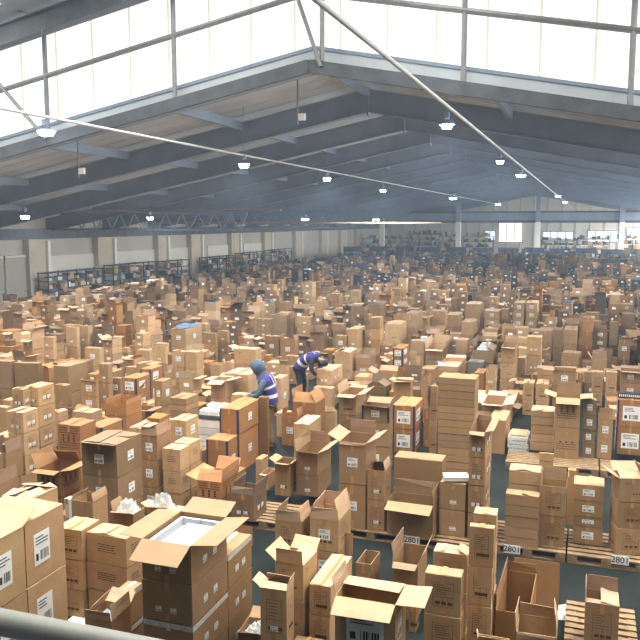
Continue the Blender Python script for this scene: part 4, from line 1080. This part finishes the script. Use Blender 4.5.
for i, (px, yb, ytop, wd, lb) in enumerate(((374, 256, 238, 3., 'far blue rack just left of the second far column'), (395, 257, 238, 5., 'far blue rack between second and third far columns'),
        (425, 257, 234, 5., 'far blue rack centred between middle columns'), (450, 257, 236, 3., 'far blue rack touching the third far column'), (478, 257, 236, 4., 'far blue rack before the bright doorway'),
        (560, 257, 240, 5., 'far blue rack under the middle far windows'), (592, 257, 239, 4., 'far blue rack under the right far windows'), (632, 257, 238, 4., 'far blue rack by the right frame edge'))):
    Yr = 106.+(i % 3)*2.2; X = aty(px, yb, Yr)[0]; rack(X, Yr, wd, .8, max(1.6, aty(px, ytop, Yr)[1]), 0, lb, 5, .95)
o = goods.build('rack_goods'); tag(o, 'assorted cartons and packets filling the blue racks', 'goods', kind='stuff')
# packing benches far back
random.seed(31)
places = ['left of', 'right of', 'before', 'beyond']
for i in range(12):
    px = 352+i*26; Yb = 95+((i*7) % 5)*.9; X = aty(px, 250, Yb)[0]
    e = empty('packing_bench', (X, Yb, 0)); tag(e, 'grey packing bench in front of the far racks, '+['first', 'second', 'third', 'fourth', 'fifth', 'sixth', 'seventh', 'eighth', 'ninth', 'tenth', 'eleventh', 'twelfth'][i]+' from the left', 'bench', 'far packing benches')
    b = MB(); b.box(-1.2, -.4, .86, 1.2, .4, .92, 'galv'); b.build('bench_top', e)
    for sx in (-1, 1):
        for sy in (-1, 1): b = MB(); b.box(sx*1.15-.03, sy*.35-.03, 0, sx*1.15+.03, sy*.35+.03, .86, 'rack'); b.build('leg', e)
    b = MB(); b.box(-1.2, .32, .92, 1.2, .38, 1.9, 'rack'); b.box(-1., .2, 1.25, 1., .32, 1.3, 'galv'); b.box(-.5, .1, 1.32, -.1, .14, 1.62, 'black'); b.build('back_panel', e)
    b = MB()
    for k in range(5): a = -1.+k*.42; b.box(a, -.25, .921, a+.3, .1, 1.05+random.random()*.25, random.choice(['white', 'label', 'bluep', 'navy']))
    b.build('tote', e)

# ------------------------------------------------------------------ the remaining stacks, past the three hundred nearest
HAZE = .002
random.seed(11)
hp = [(s['xl'], max(s['xr'], s['xs'] or 0), s['yt'], s['yt']+sum(s['hs'])) for s in S]
mass = MB()
PAL = [(164, 131, 95), (150, 118, 84), (176, 143, 107), (136, 107, 78), (120, 96, 71), (156, 112, 68), (142, 114, 86), (182, 151, 116)]
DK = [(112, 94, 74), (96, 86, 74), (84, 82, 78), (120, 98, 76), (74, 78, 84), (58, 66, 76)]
npl = 0
GO = [(-26.5, -27)]
def stack_ok(x, y, w, l, H):
    w += .08; l += .06
    if abs(x-PX3[0]) < .6 and abs(y-PX3[1]) < .7: return False
    for s in S:
        if x-w/2 < s['x1']+.04 and s['x0'] < x+w/2+.04 and y-l/2 < s['Y']+s['l']+.04 and s['Y'] < y+l/2+.04: return False
    a, yB, d = proj(x-w/2, y-l/2, 0); c, _, _ = proj(x+w/2, y-l/2, 0); _, yT, _ = proj(x, y-l/2, H)
    if c < -60 or a > 690: return False
    if yB > 560 or (c > 330 and yB > 428): return False
    if a > 470 and yB > 425: return False
    if 280 < a < 330 and yB > 385: return False
    if 243 < c and a < 282 and yB > 400: return False
    if 296 < c and a < 336 and yB > 380: return False
    for (l_, r_, t_, b_) in hp:
        if l_ < c and a < r_ and b_ < yB+1 and yT < t_+.6*(b_-t_): return False
    return True
y = 9.8
while y < 93:
    row_l = random.uniform(.42, .62) if y < 60 else random.uniform(.6, .8)
    x = XL+2.6 if y > 24 else -24
    xe = y*.12+3
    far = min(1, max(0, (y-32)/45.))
    while x < xe:
        w = random.uniform(.28, .56)*(1 if y < 60 else 1.2)
        n = random.choice([2, 3, 3, 4, 4, 5]); hb = random.uniform(.19, .38)
        if random.random() < .2: n = 1 if y > 45 else 2
        H = min(n*hb, 1.15 if (y > 24 and x < XL+5.5) else 1.95); n = max(1, int(H/hb)); H = n*hb
        big = (math.sin(x*.9+y*.23)+math.sin(y*.61-x*.37))*.25
        if random.random() < .13-.1*big: x += w+.1; continue
        if not stack_ok(x+w/2, y, w, row_l, H):
            if not (y < 34 and stack_ok(x+w/2, y, w, row_l, hb)):
                x += .12; continue
            n = 1; H = hb
        
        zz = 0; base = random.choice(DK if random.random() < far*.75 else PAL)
        lab = random.random() < .6; tilt = random.uniform(-.05, .05) if random.random() < .85 else random.uniform(-.14, .14)
        mx = Matrix.Translation((x+w/2, y, 0)) @ Matrix.Rotation(tilt, 4, 'Z'); l = row_l-.04; ww = w-.02
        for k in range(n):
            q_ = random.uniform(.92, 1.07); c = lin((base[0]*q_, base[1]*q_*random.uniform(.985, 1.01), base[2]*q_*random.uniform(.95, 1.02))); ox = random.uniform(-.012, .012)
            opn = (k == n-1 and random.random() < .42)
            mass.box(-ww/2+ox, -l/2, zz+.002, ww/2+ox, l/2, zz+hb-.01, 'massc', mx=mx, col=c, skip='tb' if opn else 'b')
            if lab and y < 75:
                lw = ww*random.choice((.2, .3, .38)); cx = random.uniform(-.08, .08)*ww+ox; z0 = zz+hb*.3
                mass.quad([mx @ Vector(p) for p in ((cx-lw/2, -l/2-.003, z0), (cx+lw/2, -l/2-.003, z0), (cx+lw/2, -l/2-.003, z0+hb*.3), (cx-lw/2, -l/2-.003, z0+hb*.3))], 'label')
            if opn:
                mass.quad([mx @ Vector(p) for p in ((-ww/2+ox, -l/2, zz+hb*.5), (ww/2+ox, -l/2, zz+hb*.5), (ww/2+ox, l/2, zz+hb*.5), (-ww/2+ox, l/2, zz+hb*.5))], 'massc', c)
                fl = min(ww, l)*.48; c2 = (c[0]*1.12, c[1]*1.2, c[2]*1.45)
                for (p, q, dx, dy) in (((-ww/2, -l/2), (ww/2, -l/2), 0, -1), ((ww/2, l/2), (-ww/2, l/2), 0, 1), ((-ww/2, l/2), (-ww/2, -l/2), -1, 0), ((ww/2, -l/2), (ww/2, l/2), 1, 0)):
                    if random.random() < .3: continue
                    a = random.choice((-.25, .1, .5, 1.3, 1.5, 2.6)); ux, uz = math.cos(a)*fl, math.sin(a)*fl; zt = zz+hb-.01
                    P = [Vector((p[0]+ox, p[1], zt)), Vector((q[0]+ox, q[1], zt)), Vector((q[0]+ox+dx*ux, q[1]+dy*ux, zt+uz)), Vector((p[0]+ox+dx*ux, p[1]+dy*ux, zt+uz))]
                    nrm = (P[1]-P[0]).cross(P[2]-P[0]).normalized()*.006
                    T_ = [v+nrm for v in P]; P = [mx @ v for v in P]; T_ = [mx @ v for v in T_]
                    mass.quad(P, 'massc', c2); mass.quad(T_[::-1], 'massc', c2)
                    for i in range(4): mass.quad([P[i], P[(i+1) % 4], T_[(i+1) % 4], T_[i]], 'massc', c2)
            elif k == n-1 and random.random() < .14:
                a_, b_ = ww*random.uniform(.18, .3), l*random.uniform(.2, .35); h_ = random.uniform(.1, .24)
                mass.box(-a_, -b_, zz+hb-.005, a_, b_, zz+hb+h_, 'massc', mx=mx, col=lin(random.choice(PAL)))
            elif k == n-1 and random.random() < .06:
                mass.box(-ww*.4, -l*.4, zz+hb+.002, ww*.4, l*.4, zz+hb+.07, random.choice(['label', 'bluep', 'navy', 'green', 'bubble']), mx=mx)
            zz += hb
        npl += 1; x += w+random.uniform(.0, .05)
    y += row_l+random.uniform(.03, .16) if int(y/.6) % 6 else row_l+.5
print('far stacks', npl, 'faces', len(mass.f))
bpy.context.view_layer.update()
for root in PENDING:                                   # boxes beyond the three hundred that show largest
    for ch in list(root.children):
        me = ch.data; mw = root.matrix_world; base_i = len(mass.v); names = [k for k in M]
        mats = [next(k for k in names if M[k] == mm) for mm in me.materials]
        mass.v += [tuple(mw @ v_.co) for v_ in me.vertices]
        for pg in me.polygons:
            k = mats[pg.material_index]; c = tuple(ch.color)[:3] if k == 'card' else None
            mass.f.append(tuple(base_i+i for i in pg.vertices)); mass.m.append(mass.mi('massc' if k == 'card' else k)); mass.c.append(c)
        bpy.data.objects.remove(ch)
    bpy.data.objects.remove(root)
o = mass.build('cardboard_boxes'); tag(o, 'hundreds of smaller cardboard boxes receding to the far end of the hall', 'boxes', kind='stuff')

# ------------------------------------------------------------------ light
w = bpy.data.worlds.new('World'); SC.world = w; w.use_nodes = True
w.node_tree.nodes['Background'].inputs[0].default_value = (.62, .72, .86, 1); w.node_tree.nodes['Background'].inputs[1].default_value = .25
nt = w.node_tree; v = nt.nodes.new('ShaderNodeVolumeScatter')       # dusty bluish air
v.inputs['Color'].default_value = (.68, .83, 1, 1); v.inputs['Density'].default_value = HAZE; v.inputs['Anisotropy'].default_value = .2
nt.links.new(v.outputs[0], nt.nodes['World Output'].inputs['Volume'])
def area(name, loc, rot, sx, sy, e, c=(1, 1, 1)):
    L = bpy.data.lights.new(name, 'AREA'); L.shape = 'RECTANGLE'; L.size = sx; L.size_y = sy; L.energy = e; L.color = c
    o = bpy.data.objects.new(name, L); COL.objects.link(o); o.location = loc; o.rotation_euler = rot; return o
for (x0, x1) in SKY:
    xm = (x0+x1)/2; area('skylight_and_fill', (xm, 12.2, roofz(xm, UB)-.08), (0, 0, 0), x1-x0-.1, 15, 1500, (1, .98, .96)).data.spread = math.radians(82)
area('skylight_and_fill', (10.5, (Y0+Y1)/2, 6.2), (0, math.radians(20), 0), 3.9, 98, 9500, (.95, .97, 1))  # added fill lamp below the glowing strip of the low roof
area('side_fill', (XR-.1, (Y0+Y1)/2, 2.5), (0, math.radians(90), 0), 2.6, 98, 9000, (.95, .97, 1))  # added fill lamp along the right wall, lights the low hall sideways
cam = bpy.data.cameras.new('Camera'); co = bpy.data.objects.new('Camera', cam); COL.objects.link(co)
cam.sensor_width = 36; cam.lens = F/640*36; cam.clip_end = 400; cam.clip_start = .05
R3 = Matrix((RT, UP, -FW)).transposed(); co.matrix_world = Matrix.Translation((0, 0, HC)) @ R3.to_4x4()
SC.camera = co
SC.view_settings.view_transform = 'Standard'; SC.view_settings.look = 'None'; SC.view_settings.gamma = 1; SC.view_settings.exposure = .1
SC.view_settings.use_curve_mapping = False
SC.cycles.use_denoising = True; SC.cycles.max_bounces = 6; SC.cycles.diffuse_bounces = 4
